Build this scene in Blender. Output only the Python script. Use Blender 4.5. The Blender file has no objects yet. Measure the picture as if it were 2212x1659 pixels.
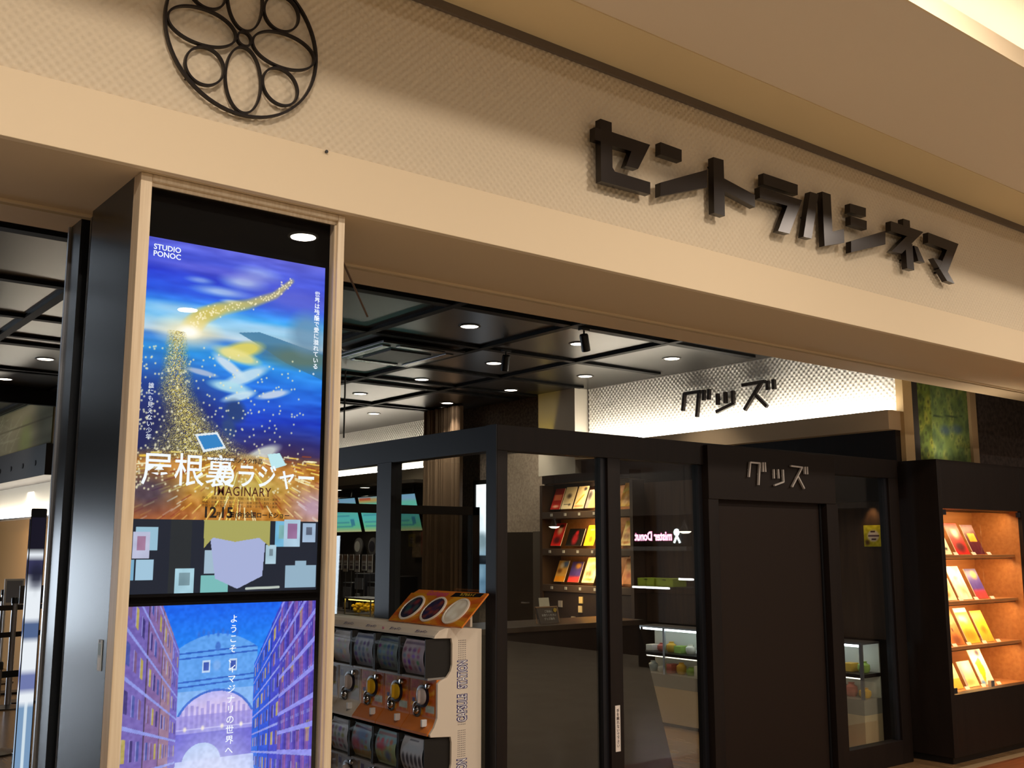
import bpy, bmesh, math, random
import numpy as np
from mathutils import Vector

# ------------------------------------------------------------------ camera, world, exposure, large lights
SC = bpy.context.scene
COL = SC.collection
SC.view_settings.view_transform = 'Standard'
SC.view_settings.look = 'None'
SC.view_settings.exposure = 0.0
SC.view_settings.gamma = 1.0
SC.view_settings.use_curve_mapping = False

cam_d = bpy.data.cameras.new('camera')
cam = bpy.data.objects.new('camera', cam_d)
COL.objects.link(cam)
cam_d.sensor_width = 36.0
cam_d.lens = 36.0 * 2244.0 / 2212.0
cam_d.clip_start = 0.05
cam_d.clip_end = 200
cam.location = (0, 0, 1.55)
cam.rotation_euler = (math.radians(90 + 8.927), 0, math.radians(-38.177))
SC.camera = cam

world = bpy.data.worlds.new('world')
SC.world = world
world.use_nodes = True
world.node_tree.nodes['Background'].inputs[0].default_value = (1.0, 0.82, 0.6, 1)
world.node_tree.nodes['Background'].inputs[1].default_value = 0.03

WARM = (1.0, 0.87, 0.74)
SOFT = (1.0, 0.85, 0.68)
COOL = (0.75, 0.87, 1.0)


def light(name, kind, loc, energy, color, size=0.2, size_y=None, aim=(0, 0, -1), spot=None, parent=None):
    d = bpy.data.lights.new(name, kind)
    d.energy = energy
    d.color = color
    if kind == 'AREA':
        if size_y is None:
            d.shape = 'DISK'
            d.size = size
        else:
            d.shape = 'RECTANGLE'
            d.size = size
            d.size_y = size_y
    elif kind == 'SPOT':
        d.spot_size = math.radians(spot or 90)
        d.spot_blend = 0.6
        d.shadow_soft_size = size
    else:
        d.shadow_soft_size = size
    o = bpy.data.objects.new(name, d)
    COL.objects.link(o)
    o.rotation_euler = Vector(aim).to_track_quat('-Z', 'Y').to_euler()
    if parent:
        o.parent = parent
        o.location = Vector(loc) - wloc(parent)
    else:
        o.location = loc
    return o


def wloc(o):
    v = Vector((0, 0, 0))
    while o:
        v += o.location
        o = o.parent
    return v


# added cool fill for the dark pillar's sheen; the glazing behind it is invented
light('pillar_sheen_fill', 'AREA', (-0.75, 16.6, 0.95), 75, COOL, 3.0, 1.6, (0.1, -1, -0.05))

random.seed(5)
RNG = np.random.default_rng(11)
PI = math.pi


# ------------------------------------------------------------------ helpers
def lin(c):
    if isinstance(c, str):
        c = c.lstrip('#')
        c = tuple(int(c[i:i + 2], 16) for i in (0, 2, 4))
    return tuple(((v / 255) / 12.92) if v / 255 <= 0.04045 else (((v / 255) + 0.055) / 1.055) ** 2.4 for v in c)


MATS = {}


def M(name, col, rough=0.6, metal=0.0, spec=0.5, emit=None, es=0.0, bump=None, noise=None, wood=None):
    if name in MATS:
        return MATS[name]
    m = bpy.data.materials.new(name)
    m.use_nodes = True
    nt = m.node_tree
    b = nt.nodes['Principled BSDF']
    c = lin(col)
    b.inputs['Base Color'].default_value = (*c, 1)
    b.inputs['Roughness'].default_value = rough
    b.inputs['Metallic'].default_value = metal
    b.inputs['Specular IOR Level'].default_value = spec
    if emit is not None:
        b.inputs['Emission Color'].default_value = (*lin(emit), 1)
        b.inputs['Emission Strength'].default_value = es
    if noise or wood:
        tc = nt.nodes.new('ShaderNodeTexCoord')
        mp = nt.nodes.new('ShaderNodeMapping')
        nt.links.new(tc.outputs['Object'], mp.inputs[0])
        n = nt.nodes.new('ShaderNodeTexNoise')
        nt.links.new(mp.outputs[0], n.inputs['Vector'])
        r = nt.nodes.new('ShaderNodeValToRGB')
        nt.links.new(n.outputs['Fac'], r.inputs[0])
        if wood:
            c2, scale = wood
            mp.inputs['Scale'].default_value = scale
            n.inputs['Scale'].default_value = 4
        else:
            c2, s = noise
            n.inputs['Scale'].default_value = s
        n.inputs['Detail'].default_value = 5
        r.color_ramp.elements[0].position = 0.35
        r.color_ramp.elements[1].position = 0.65
        r.color_ramp.elements[0].color = (*lin(c2), 1)
        r.color_ramp.elements[1].color = (*c, 1)
        nt.links.new(r.outputs[0], b.inputs['Base Color'])
    if bump:
        n2 = nt.nodes.new('ShaderNodeTexNoise')
        tc2 = nt.nodes.new('ShaderNodeTexCoord')
        nt.links.new(tc2.outputs['Object'], n2.inputs['Vector'])
        n2.inputs['Scale'].default_value = bump[0]
        bp = nt.nodes.new('ShaderNodeBump')
        bp.inputs['Strength'].default_value = bump[1]
        bp.inputs['Distance'].default_value = 0.01
        nt.links.new(n2.outputs['Fac'], bp.inputs['Height'])
        nt.links.new(bp.outputs[0], b.inputs['Normal'])
    MATS[name] = m
    return m


def glow(name, col, s):
    if name in MATS:
        return MATS[name]
    m = bpy.data.materials.new(name)
    m.use_nodes = True
    nt = m.node_tree
    nt.nodes.clear()
    e = nt.nodes.new('ShaderNodeEmission')
    e.inputs[0].default_value = (*lin(col), 1)
    e.inputs[1].default_value = s
    o = nt.nodes.new('ShaderNodeOutputMaterial')
    nt.links.new(e.outputs[0], o.inputs[0])
    MATS[name] = m
    return m


def glassmat(name, ior, tint=(1, 1, 1), rough=0.0):
    if name in MATS:
        return MATS[name]
    m = bpy.data.materials.new(name)
    m.use_nodes = True
    nt = m.node_tree
    nt.nodes.clear()
    t = nt.nodes.new('ShaderNodeBsdfTransparent')
    t.inputs[0].default_value = (*tint, 1)
    g = nt.nodes.new('ShaderNodeBsdfGlossy')
    g.inputs['Roughness'].default_value = rough
    f = nt.nodes.new('ShaderNodeFresnel')
    ge = nt.nodes.new('ShaderNodeNewGeometry')          # both faces of a pane reflect alike
    mi = nt.nodes.new('ShaderNodeMix')
    mi.data_type = 'FLOAT'
    mi.inputs[2].default_value = ior
    mi.inputs[3].default_value = 1.0 / ior
    nt.links.new(ge.outputs['Backfacing'], mi.inputs[0])
    nt.links.new(mi.outputs[0], f.inputs[0])
    mx = nt.nodes.new('ShaderNodeMixShader')
    o = nt.nodes.new('ShaderNodeOutputMaterial')
    nt.links.new(f.outputs[0], mx.inputs[0])
    nt.links.new(t.outputs[0], mx.inputs[1])
    nt.links.new(g.outputs[0], mx.inputs[2])
    nt.links.new(mx.outputs[0], o.inputs[0])
    MATS[name] = m
    return m


def picmat(name, es=0.0, rough=0.5):
    """vertex colours as ink (print) or as what a lit screen shows (es > 0)"""
    if name in MATS:
        return MATS[name]
    m = bpy.data.materials.new(name)
    m.use_nodes = True
    nt = m.node_tree
    b = nt.nodes['Principled BSDF']
    a = nt.nodes.new('ShaderNodeAttribute')
    a.attribute_name = 'ink'
    if es > 0:
        b.inputs['Base Color'].default_value = (0.01, 0.01, 0.012, 1)
        nt.links.new(a.outputs['Color'], b.inputs['Emission Color'])
        b.inputs['Emission Strength'].default_value = es
    else:
        nt.links.new(a.outputs['Color'], b.inputs['Base Color'])
    b.inputs['Roughness'].default_value = rough
    b.inputs['Specular IOR Level'].default_value = 0.3
    MATS[name] = m
    return m


def tagp(o, **k):
    for a, v in k.items():
        if v is not None:
            o[a] = v
    return o


def thing(name, loc, label, cat, group=None):
    o = bpy.data.objects.new(name, None)
    o.empty_display_size = 0.05
    COL.objects.link(o)
    o.location = loc
    return tagp(o, label=label, category=cat, group=group)


class MB:
    def __init__(self):
        self.v = []
        self.f = []
        self.sm = []

    def add(self, vs, fs, smooth=False):
        n = len(self.v)
        self.v += [tuple(p) for p in vs]
        self.f += [tuple(i + n for i in q) for q in fs]
        self.sm += [smooth] * len(fs)
        return self

    def box(self, x0, x1, y0, y1, z0, z1):
        x0, x1 = sorted((x0, x1)); y0, y1 = sorted((y0, y1)); z0, z1 = sorted((z0, z1))
        vs = [(x0, y0, z0), (x1, y0, z0), (x1, y1, z0), (x0, y1, z0), (x0, y0, z1), (x1, y0, z1), (x1, y1, z1), (x0, y1, z1)]
        return self.add(vs, [(0, 3, 2, 1), (4, 5, 6, 7), (0, 1, 5, 4), (1, 2, 6, 5), (2, 3, 7, 6), (3, 0, 4, 7)])

    def prism(self, poly, e0, e1):
        """poly: list of 3D points (closed outline), extruded from offset e0 to e1 (vectors)"""
        n = len(poly)
        a = [Vector(p) + Vector(e0) for p in poly]
        b = [Vector(p) + Vector(e1) for p in poly]
        fs = [tuple(range(n)), tuple(range(2 * n - 1, n - 1, -1))]
        for i in range(n):
            j = (i + 1) % n
            fs.append((i, i + n, j + n, j))
        return self.add(a + b, fs)

    def bar(self, p, q, w, t, nrm):
        """flat bar from p to q, width w across, thickness t along nrm"""
        p, q, nrm = Vector(p), Vector(q), Vector(nrm).normalized()
        d = (q - p).normalized()
        s = d.cross(nrm) * (w / 2)
        h = nrm * (t / 2)
        vs = [p - s - h, p + s - h, p + s + h, p - s + h, q - s - h, q + s - h, q + s + h, q - s + h]
        return self.add(vs, [(0, 1, 2, 3), (7, 6, 5, 4), (0, 4, 5, 1), (1, 5, 6, 2), (2, 6, 7, 3), (3, 7, 4, 0)])

    def tube(self, pts, r, n=10, caps=True, closed=False):
        pts = [Vector(p) for p in pts]
        rs = r if isinstance(r, (list, tuple)) else [r] * len(pts)
        rings = []
        N = len(pts)
        for i, p in enumerate(pts):
            if closed:
                d = pts[(i + 1) % N] - pts[i - 1]
            else:
                d = pts[min(i + 1, N - 1)] - pts[max(i - 1, 0)]
            d.normalize()
            a = Vector((0, 0, 1)) if abs(d.z) < 0.9 else Vector((1, 0, 0))
            u = d.cross(a).normalized()
            w = d.cross(u)
            rings.append([p + (u * math.cos(2 * PI * k / n) + w * math.sin(2 * PI * k / n)) * rs[i] for k in range(n)])
        vs = [q for R in rings for q in R]
        fs = []
        for i in range(N if closed else N - 1):
            j = (i + 1) % N
            for k in range(n):
                l = (k + 1) % n
                fs.append((i * n + k, j * n + k, j * n + l, i * n + l))
        self.add(vs, fs, True)
        if caps and not closed:
            m = len(self.v)
            self.add(rings[0], [tuple(range(n - 1, -1, -1))])
            self.add(rings[-1], [tuple(range(n))])
        return self

    def lathe(self, c, prof, axis=(0, 0, 1), n=24):
        """prof: list of (radius, height along axis)"""
        c, ax = Vector(c), Vector(axis).normalized()
        a = Vector((1, 0, 0)) if abs(ax.x) < 0.9 else Vector((0, 1, 0))
        u = ax.cross(a).normalized()
        w = ax.cross(u)
        vs, fs = [], []
        for r, h in prof:
            for k in range(n):
                t = 2 * PI * k / n
                vs.append(c + ax * h + (u * math.cos(t) + w * math.sin(t)) * r)
        for i in range(len(prof) - 1):
            for k in range(n):
                l = (k + 1) % n
                fs.append((i * n + k, i * n + l, (i + 1) * n + l, (i + 1) * n + k))
        fs.append(tuple(range(n - 1, -1, -1)))
        m = (len(prof) - 1) * n
        fs.append(tuple(range(m, m + n)))
        return self.add(vs, fs, True)

    def build(self, name, mat, parent=None, bevel=0.0, kind=None, label=None, smooth_angle=True):
        me = bpy.data.meshes.new(name)
        off = wloc(parent) if parent else Vector((0, 0, 0))
        me.from_pydata([(p[0] - off.x, p[1] - off.y, p[2] - off.z) for p in self.v], [], self.f)
        me.polygons.foreach_set('use_smooth', self.sm)
        bm = bmesh.new()
        bm.from_mesh(me)
        bmesh.ops.recalc_face_normals(bm, faces=bm.faces)
        bm.to_mesh(me)
        bm.free()
        me.materials.append(mat)
        o = bpy.data.objects.new(name, me)
        COL.objects.link(o)
        if any(self.sm):
            md = o.modifiers.new('edges', 'EDGE_SPLIT')
            md.split_angle = math.radians(40)
        if bevel > 0:
            bv = o.modifiers.new('bevel', 'BEVEL')
            bv.width = bevel
            bv.segments = 2
            bv.limit_method = 'ANGLE'
        if parent:
            o.parent = parent
        return tagp(o, kind=kind, label=label)


class FR:
    """a local frame on a surface: origin, right, up; normal = right x up"""
    def __init__(self, o, x, y):
        self.o, self.x, self.y = Vector(o), Vector(x).normalized(), Vector(y).normalized()
        self.n = self.x.cross(self.y)

    def p(self, u, v, w=0.0):
        return self.o + self.x * u + self.y * v + self.n * w


def front(x, y, z):
    return FR((x, y, z), (1, 0, 0), (0, 0, 1))          # faces -Y, towards the mall


def west(x, y, z):
    return FR((x, y, z), (0, -1, 0), (0, 0, 1))         # faces -X


def pic(name, F, w, h, img, mat, parent=None, curve=None, **tags):
    ny, nx = img.shape[:2]
    us = np.linspace(0, w, nx)
    vs = np.linspace(h, 0, ny)
    U, V = np.meshgrid(us, vs)
    D = np.zeros_like(U) if curve is None else curve(U / w, V / h)
    P = (np.array(F.o)[None, None] + U[..., None] * np.array(F.x) + V[..., None] * np.array(F.y) + D[..., None] * np.array(F.n)).reshape(-1, 3)
    if parent:
        P = P - np.array(wloc(parent))
    i = np.arange(nx * ny).reshape(ny, nx)
    q = np.stack([i[1:, :-1], i[1:, 1:], i[:-1, 1:], i[:-1, :-1]], -1).reshape(-1, 4)
    me = bpy.data.meshes.new(name)
    me.vertices.add(len(P))
    me.vertices.foreach_set('co', P.astype(np.float32).ravel())
    me.loops.add(q.size)
    me.loops.foreach_set('vertex_index', q.astype(np.int32).ravel())
    me.polygons.add(len(q))
    me.polygons.foreach_set('loop_start', np.arange(0, q.size, 4, dtype=np.int32))
    me.polygons.foreach_set('loop_total', np.full(len(q), 4, dtype=np.int32))
    me.polygons.foreach_set('use_smooth', np.full(len(q), curve is not None))
    a = me.color_attributes.new('ink', 'FLOAT_COLOR', 'POINT')
    c = np.ones((nx * ny, 4), np.float32)
    im = img.reshape(-1, 3) / 255.0
    c[:, :3] = np.where(im <= 0.04045, im / 12.92, ((np.clip(im, 0, 1) + 0.055) / 1.055) ** 2.4)
    a.data.foreach_set('color', c.ravel())
    me.update()
    me.validate()
    me.materials.append(mat)
    o = bpy.data.objects.new(name, me)
    COL.objects.link(o)
    if parent:
        o.parent = parent
    return tagp(o, **tags)


def text(name, body, F, size, mat, parent=None, align='CENTER', shear=0.0, bold=0.0, extrude=0.0, sx=1.0, spacing=1.0, line=1.0, label=None):
    cu = bpy.data.curves.new('t', 'FONT')
    cu.body = body
    cu.size = size
    cu.align_x = align
    cu.align_y = 'CENTER'
    cu.shear = shear
    cu.offset = bold
    cu.extrude = extrude
    cu.space_character = spacing
    cu.space_line = line
    cu.resolution_u = 3
    o = bpy.data.objects.new('t', cu)
    COL.objects.link(o)
    bpy.context.view_layer.update()
    me = bpy.data.meshes.new_from_object(o.evaluated_get(bpy.context.evaluated_depsgraph_get()))
    bpy.data.objects.remove(o)
    bpy.data.curves.remove(cu)
    off = wloc(parent) if parent else Vector((0, 0, 0))
    for v in me.vertices:
        v.co = F.p(v.co.x * sx, v.co.y, v.co.z) - off
    me.materials.clear()
    me.materials.append(mat)
    me.name = name
    t = bpy.data.objects.new(name, me)
    COL.objects.link(t)
    if parent:
        t.parent = parent
    return tagp(t, label=label)


def bumps(name, F, w, h, pitch, amp, per, mat, parent=None, kind=None):
    nx, ny = int(w / pitch * per), int(h / pitch * per)
    us = np.linspace(0, w, nx)
    vs = np.linspace(0, h, ny)
    U, V = np.meshgrid(us, vs)
    c = np.cos(2 * PI * U / pitch) * np.cos(2 * PI * V / pitch)
    D = amp * np.where(c > 0, np.abs(c) ** 0.75, 0.15 * c)          # staggered domes on a flat ground
    P = (np.array(F.o)[None, None] + U[..., None] * np.array(F.x) + V[..., None] * np.array(F.y) + D[..., None] * np.array(F.n)).reshape(-1, 3)
    i = np.arange(nx * ny).reshape(ny, nx)
    q = np.stack([i[:-1, :-1], i[:-1, 1:], i[1:, 1:], i[1:, :-1]], -1).reshape(-1, 4)
    me = bpy.data.meshes.new(name)
    me.vertices.add(len(P))
    me.vertices.foreach_set('co', P.astype(np.float32).ravel())
    me.loops.add(q.size)
    me.loops.foreach_set('vertex_index', q.astype(np.int32).ravel())
    me.polygons.add(len(q))
    me.polygons.foreach_set('loop_start', np.arange(0, q.size, 4, dtype=np.int32))
    me.polygons.foreach_set('loop_total', np.full(len(q), 4, dtype=np.int32))
    me.polygons.foreach_set('use_smooth', np.full(len(q), True))
    me.update()
    me.validate()
    me.materials.append(mat)
    o = bpy.data.objects.new(name, me)
    COL.objects.link(o)
    if parent:
        o.parent = parent
    return tagp(o, kind=kind)


def tree_copy(src, loc, label=None, group=None):
    def cp(o, par):
        c = o.copy()
        COL.objects.link(c)
        c.parent = par
        for ch in list(o.children):
            cp(ch, c)
        return c
    r = cp(src, None)
    r.location = loc
    if label:
        r['label'] = label
    if group:
        r['group'] = group
    return r


# ---- painting into small rasters (rows top to bottom, sRGB 0..255)
class Art:
    def __init__(self, w, h, c=(0, 0, 0)):
        self.w, self.h = w, h
        self.a = np.zeros((h, w, 3)) + np.array(c, float)
        self.U, self.V = np.meshgrid((np.arange(w) + 0.5) / w, (np.arange(h) + 0.5) / h)

    def mix(self, m, c):
        m = np.clip(m, 0, 1)[..., None]
        self.a = self.a * (1 - m) + np.array(c, float) * m
        return self

    def ramp(self, stops, axis='v', v0=0, v1=1):
        T = self.V if axis == 'v' else self.U
        ts = [s[0] for s in stops]
        col = np.stack([np.interp(T, ts, [s[1][k] for s in stops]) for k in range(3)], -1)
        m = ((self.V >= v0) & (self.V <= v1))[..., None]
        self.a = np.where(m, col, self.a)
        return self

    def blob(self, u, v, ru, rv, c, k=1.0, soft=0.5, rot=0.0):
        du, dv = (self.U - u), (self.V - v)
        if rot:
            asp = self.h / self.w
            x, y = du, dv * asp
            du = x * math.cos(rot) + y * math.sin(rot)
            dv = (-x * math.sin(rot) + y * math.cos(rot)) / asp
        d = np.sqrt((du / ru) ** 2 + (dv / rv) ** 2)
        return self.mix(k * np.clip((1 + soft - d) / max(soft * 2, 1e-3), 0, 1), c)

    def rect(self, u0, v0, u1, v1, c, k=1.0):
        m = (self.U >= u0) & (self.U <= u1) & (self.V >= v0) & (self.V <= v1)
        return self.mix(m * k, c)

    def poly(self, pts, c, k=1.0):
        ins = np.zeros_like(self.U, bool)
        n = len(pts)
        for i in range(n):
            (x0, y0), (x1, y1) = pts[i], pts[(i + 1) % n]
            if y0 == y1:
                continue
            cnd = ((y0 > self.V) != (y1 > self.V)) & (self.U < (x1 - x0) * (self.V - y0) / (y1 - y0) + x0)
            ins ^= cnd
        return self.mix(ins * k, c)

    def line(self, u0, v0, u1, v1, wd, c, k=1.0):
        asp = self.h / self.w
        ax, ay, bx, by = u0, v0 * asp, u1, v1 * asp
        dx, dy = bx - ax, by - ay
        L2 = dx * dx + dy * dy + 1e-9
        t = np.clip(((self.U - ax) * dx + (self.V * asp - ay) * dy) / L2, 0, 1)
        d = np.hypot(self.U - ax - t * dx, self.V * asp - ay - t * dy)
        return self.mix(k * np.clip((wd - d) / (0.6 / self.w) + 0.5, 0, 1), c)

    def noise(self, amt, cells=(20, 20), k=None):
        g = RNG.random((cells[1] + 1, cells[0] + 1))
        y = np.clip(self.V * cells[1], 0, cells[1] - 1e-6)
        x = np.clip(self.U * cells[0], 0, cells[0] - 1e-6)
        yi, xi = y.astype(int), x.astype(int)
        fy, fx = y - yi, x - xi
        n = (g[yi, xi] * (1 - fx) + g[yi, xi + 1] * fx) * (1 - fy) + (g[yi + 1, xi] * (1 - fx) + g[yi + 1, xi + 1] * fx) * fy
        m = (n - 0.5)[..., None] * amt
        if k is not None:
            m = m * k[..., None]
        self.a = np.clip(self.a + m, 0, 255)
        return self


# ------------------------------------------------------------------ materials
CREAM = M('cream_plaster', '#e6d2b2', 0.7, spec=0.3)
RELIEF = M('relief_plaster', '#d8c8ae', 0.75, spec=0.25)
CEILP = M('mall_ceiling_paint', '#e6d6c0', 0.8, spec=0.2)
SOFF = M('soffit_paint', '#d2bb98', 0.75, spec=0.25)
REVEAL = M('reveal_metal', '#6e6257', 0.5, spec=0.4)
DARKLAM = M('dark_brown_laminate', '#1b110b', 0.5, spec=0.3, wood=('#160d08', (6, 6, 0.6)))
BLACKM = M('black_metal', '#0e0e10', 0.4)
BLUEBLK = M('dark_anodised_frame', '#1d1d22', 0.45, 0.3)
CEILD = M('shop_ceiling_panel', '#24221f', 0.3, spec=0.5)
CEILL = M('shop_ceiling_batten', '#050505', 0.6, spec=0.15)
WHITEP = M('white_paint', '#ece8de', 0.6)
ZIG = M('white_relief_panel', '#e9e6df', 0.6)
STONE = M('stone_wallpaper', '#7d7168', 0.8, noise=('#575049', 34))
TAUPE = M('taupe_wallpaper', '#b0a190', 0.8, noise=('#97897a', 40))
WOODF = M('wood_frame', '#e6d3b6', 0.5, wood=('#d6bf9e', (22, 22, 0.7)))
STEEL = M('satin_steel', '#b9bcc2', 0.3, 0.9)
PILLAR = M('dark_veneer', '#24272b', 0.25, spec=0.6, wood=('#1e2125', (14, 14, 0.5)))
GLASS = glassmat('clear_glass', 1.45)
BOOTHG = glassmat('booth_glass', 1.75, (0.93, 0.95, 0.93))
POSTERG = glassmat('poster_glass', 1.42)
LED = glow('led_white', '#fff3df', 26)
LEDC = glow('led_cove', '#fff0d8', 13)
LENS = glow('downlight_lens', '#fff1dc', 9)
LENSM = glow('mall_downlight_lens', '#fff6ea', 22)
TILE = M('mall_floor_tile', '#b3a896', 0.22, spec=0.5, noise=('#a69b88', 3))
REDF = M('red_brown_floor', '#8a5230', 0.3, spec=0.5, wood=('#6f3f24', (0.8, 9, 9)))
SHOPF = M('shop_wood_floor', '#8a6a48', 0.25, spec=0.5, wood=('#6d5236', (9, 0.8, 9)))
ORANGEWOOD = M('lit_shelf_wood', '#b77d47', 0.5, wood=('#a66d3a', (0.8, 8, 8)))
ORANGEW = M('ochre_wall', '#b98a4e', 0.75)


def S(mb, name, mat, bevel=0.0, parent=None):
    return mb.build(name, mat, parent, bevel, kind='structure')


# ------------------------------------------------------------------ the setting: mall side
S(MB().box(-7, 13, -9, 3.29, -0.1, 0), 'floor', TILE)
S(MB().box(-7, 13, 3.29, 4.03, -0.1, 0), 'floor.001', REDF)
S(MB().box(-7, 13, 4.03, 4.10, -0.1, 0.002), 'trim_1', M('threshold_stone', '#8d7658', 0.5))
S(MB().box(-7, 13, 4.10, 19, -0.1, 0), 'floor.002', SHOPF)
S(MB().box(-3.5, 13, 2.117, 2.96, 3.766, 3.85), 'ceiling', CEILP)
S(MB().box(-3.5, 13, 2.96, 3.30, 3.760, 3.85), 'ceiling.001', M('mall_ceiling_margin', '#e2cda2', 0.8))
S(MB().box(-3.5, 13, 2.106, 2.117, 3.760, 3.852), 'trim_2', CREAM)
S(MB().box(-7, 13, 0.9, 3.3, 4.10, 4.2), 'ceiling.002', CEILP)
S(MB().box(-7, 13, -9, 0.9, 4.10, 4.2), 'ceiling.006', M('darkened_ceiling_paint', '#4f4238', 0.8, spec=0.2))  # unseen ceiling half coloured dark to dim reflections in the poster glass
t = thing('cove_light', (4.5, 2.3, 3.853), 'long glowing strip light along the ceiling cove, top right corner', 'light')
MB().box(-3.4, 12.9, 2.27, 2.33, 3.853, 3.868).build('diffuser', LEDC, t)
MB().box(-3.4, 12.9, 2.25, 2.35, 3.850, 3.853).build('channel', STEEL, t)

bumps('wall_front', front(-2.5, 3.302, 2.99), 13.5, 0.765, 0.036, 0.0062, 6, RELIEF, kind='structure')
S(MB().box(-2.5, 11, 3.315, 3.925, 2.785, 4.1).box(-2.5, 11, 3.975, 4.19, 2.785, 4.1).box(-2.5, 11, 3.925, 3.975, 2.9, 4.1), 'wall_head', M('head_core', '#7d6a52', 0.8))
S(MB().box(-2.5, 11, 3.285, 3.316, 2.775, 2.993), 'trim_3', CREAM, 0.002)
S(MB().box(-2.5, 11, 3.316, 3.925, 2.775, 2.786), 'ceiling.003', SOFF)
S(MB().box(-2.5, 11, 3.975, 4.19, 2.775, 2.786).box(-2.5, 11, 4.18, 4.192, 2.786, 3.21), 'ceiling.004', SOFF)
S(MB().tube([(-2.5, 3.912, 2.776), (11, 3.912, 2.776)], 0.011, 10), 'trim_4', SOFF)
S(MB().box(-2.5, 11, 3.283, 3.306, 3.720, 3.762), 'trim_5', REVEAL)
S(MB().box(-7.2, -7, -9, 19, 0, 4.2), 'wall_left', M('far_wall_paint', '#54483b', 0.8))
S(MB().box(-7, 13, -9.2, -9, 0, 4.2), 'wall_back', M('opposite_wall_paint', '#4a3a2c', 0.8))

# ------------------------------------------------------------------ the shop shell
S(MB().box(-7, 9.5, 4.192, 19, 3.21, 3.3), 'ceiling.005', CEILD)
k = 0
for x in (1.8, 2.9, 4.0, 5.08, 6.14):
    S(MB().box(x - 0.032, x + 0.032, 4.2, 16, 3.185, 3.21), 'trim_%d' % (20 + k), CEILL)
    k += 1
for y, hw in ((5.75, .04), (6.88, .034), (7.98, .034), (8.74, .03), (9.08, .05), (10.42, .03), (10.56, .03)):
    S(MB().box(-3, 7.2, y - hw, y + hw, 3.188, 3.21), 'trim_%d' % (20 + k), CEILL)
    k += 1
S(MB().box(7.41, 7.7, 4.5, 8.75, 0, 3.21), 'wall_right', M('shop_wall_dark', '#2b241f', 0.7))
bumps('wall_right.001', west(7.392, 8.08, 2.6), 3.6, 0.61, 0.05, 0.007, 8, ZIG, kind='structure')
S(MB().box(7.2, 7.41, 4.46, 8.1, 2.45, 2.6), 'trim_6', M('fascia_cream', '#cdb592', 0.7))
S(MB().box(7.3, 7.41, 4.47, 8.7, 2.17, 2.45), 'trim_7', DARKLAM)
S(MB().box(7.37, 7.5, 4.43, 4.49, 2.2, 3.21), 'trim_8', M('panel_edge_wood', '#c9ac7c', 0.6))
t = thing('ledge_light', (7.28, 6.3, 2.6), 'bright white strip light on the ledge under the big goods letters', 'light')
MB().box(7.23, 7.29, 4.5, 8.08, 2.602, 2.616).build('diffuser', LED, t)
MB().box(7.21, 7.31, 4.48, 8.1, 2.600, 2.602).build('channel', STEEL, t)
S(MB().box(7.216, 7.42, 8.11, 8.71, 2.31, 3.21), 'pillar.001', M('pale_pillar_paint', '#d4cdbf', 0.55))
light('pillar_spot', 'SPOT', (7.12, 8.585, 2.36), 14, (1.0, 0.70, 0.10), 0.02, aim=(0.14, 0.0, 1), spot=38)
S(MB().box(7.32, 7.6, 8.71, 10.7, 0, 3.21), 'wall_right.002', STONE)
S(MB().box(7.31, 7.33, 8.72, 9.7, 1.715, 2.6), 'trim_9', TAUPE)
d = S(MB().box(7.30, 7.33, 8.91, 9.40, 0, 1.71), 'door_2', M('dark_door', '#2b2620', 0.5))
MB().tube([(7.29, 8.97, 0.95), (7.25, 8.97, 0.95), (7.25, 9.05, 0.95)], 0.009).build('handle', STEEL, d)
S(MB().box(7.29, 7.33, 8.76, 8.9, 0, 1.72), 'trim_10', M('grey_post', '#5d574f', 0.6))
# the window to the street
im = Art(24, 90, (235, 243, 250)).ramp([(0, (250, 252, 255)), (.42, (225, 236, 246)), (.5, (170, 188, 200)), (.64, (120, 150, 170)), (1, (70, 100, 125))])
im.blob(.5, .5, .5, .07, (120, 140, 150), .9, .4).rect(0, .62, 1, .7, (25, 30, 36)).noise(30, (4, 20))
w = S(MB().box(7.285, 7.33, 9.70, 9.745, .9, 2.33).box(7.285, 7.33, 9.97, 10.01, .9, 2.33).box(7.285, 7.33, 9.7, 10.01, 2.28, 2.33).box(7.285, 7.33, 9.7, 10.01, .9, .96), 'window_6', BLACKM)
pic('street_view', west(7.30, 9.975, 0.96), 0.235, 1.32, im.a, picmat('daylight_view', 1.6), w)
# concession side of the same wall
S(MB().box(7.52, 7.8, 10.7, 17, 0, 3.21), 'wall_right.003', M('shop_wall_dark2', '#2a2622', 0.7))
bumps('wall_right.004', west(7.50, 15.2, 2.58), 4.5, 0.63, 0.05, 0.006, 6, ZIG, kind='structure')
S(MB().box(7.3, 7.52, 10.7, 15.5, 2.37, 2.555), 'trim_11', M('fascia_grey_cream', '#b9ac98', 0.7))
S(MB().box(6.9, 7.52, 10.7, 15.5, 2.33, 2.37), 'trim_12', M('concession_soffit', '#4a443c', 0.6))
t = thing('ledge_light', (7.38, 13, 2.555), 'white strip light above the menu screens of the food counter', 'light')
MB().box(7.33, 7.39, 10.7, 15.4, 2.556, 2.572).build('diffuser', LED, t)
MB().box(7.31, 7.41, 10.7, 15.4, 2.553, 2.556).build('channel', STEEL, t)
S(MB().box(-7, 7.6, 17, 17.2, 0, 3.21), 'wall_back.001', M('shop_back_wall', '#3a342d', 0.8))
S(MB().box(7.6, 12, 4.62, 4.8, 0, 3.21), 'wall_right.005', M('stone_brown', '#4b3f3a', 0.85, noise=('#2f2724', 26)))
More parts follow.
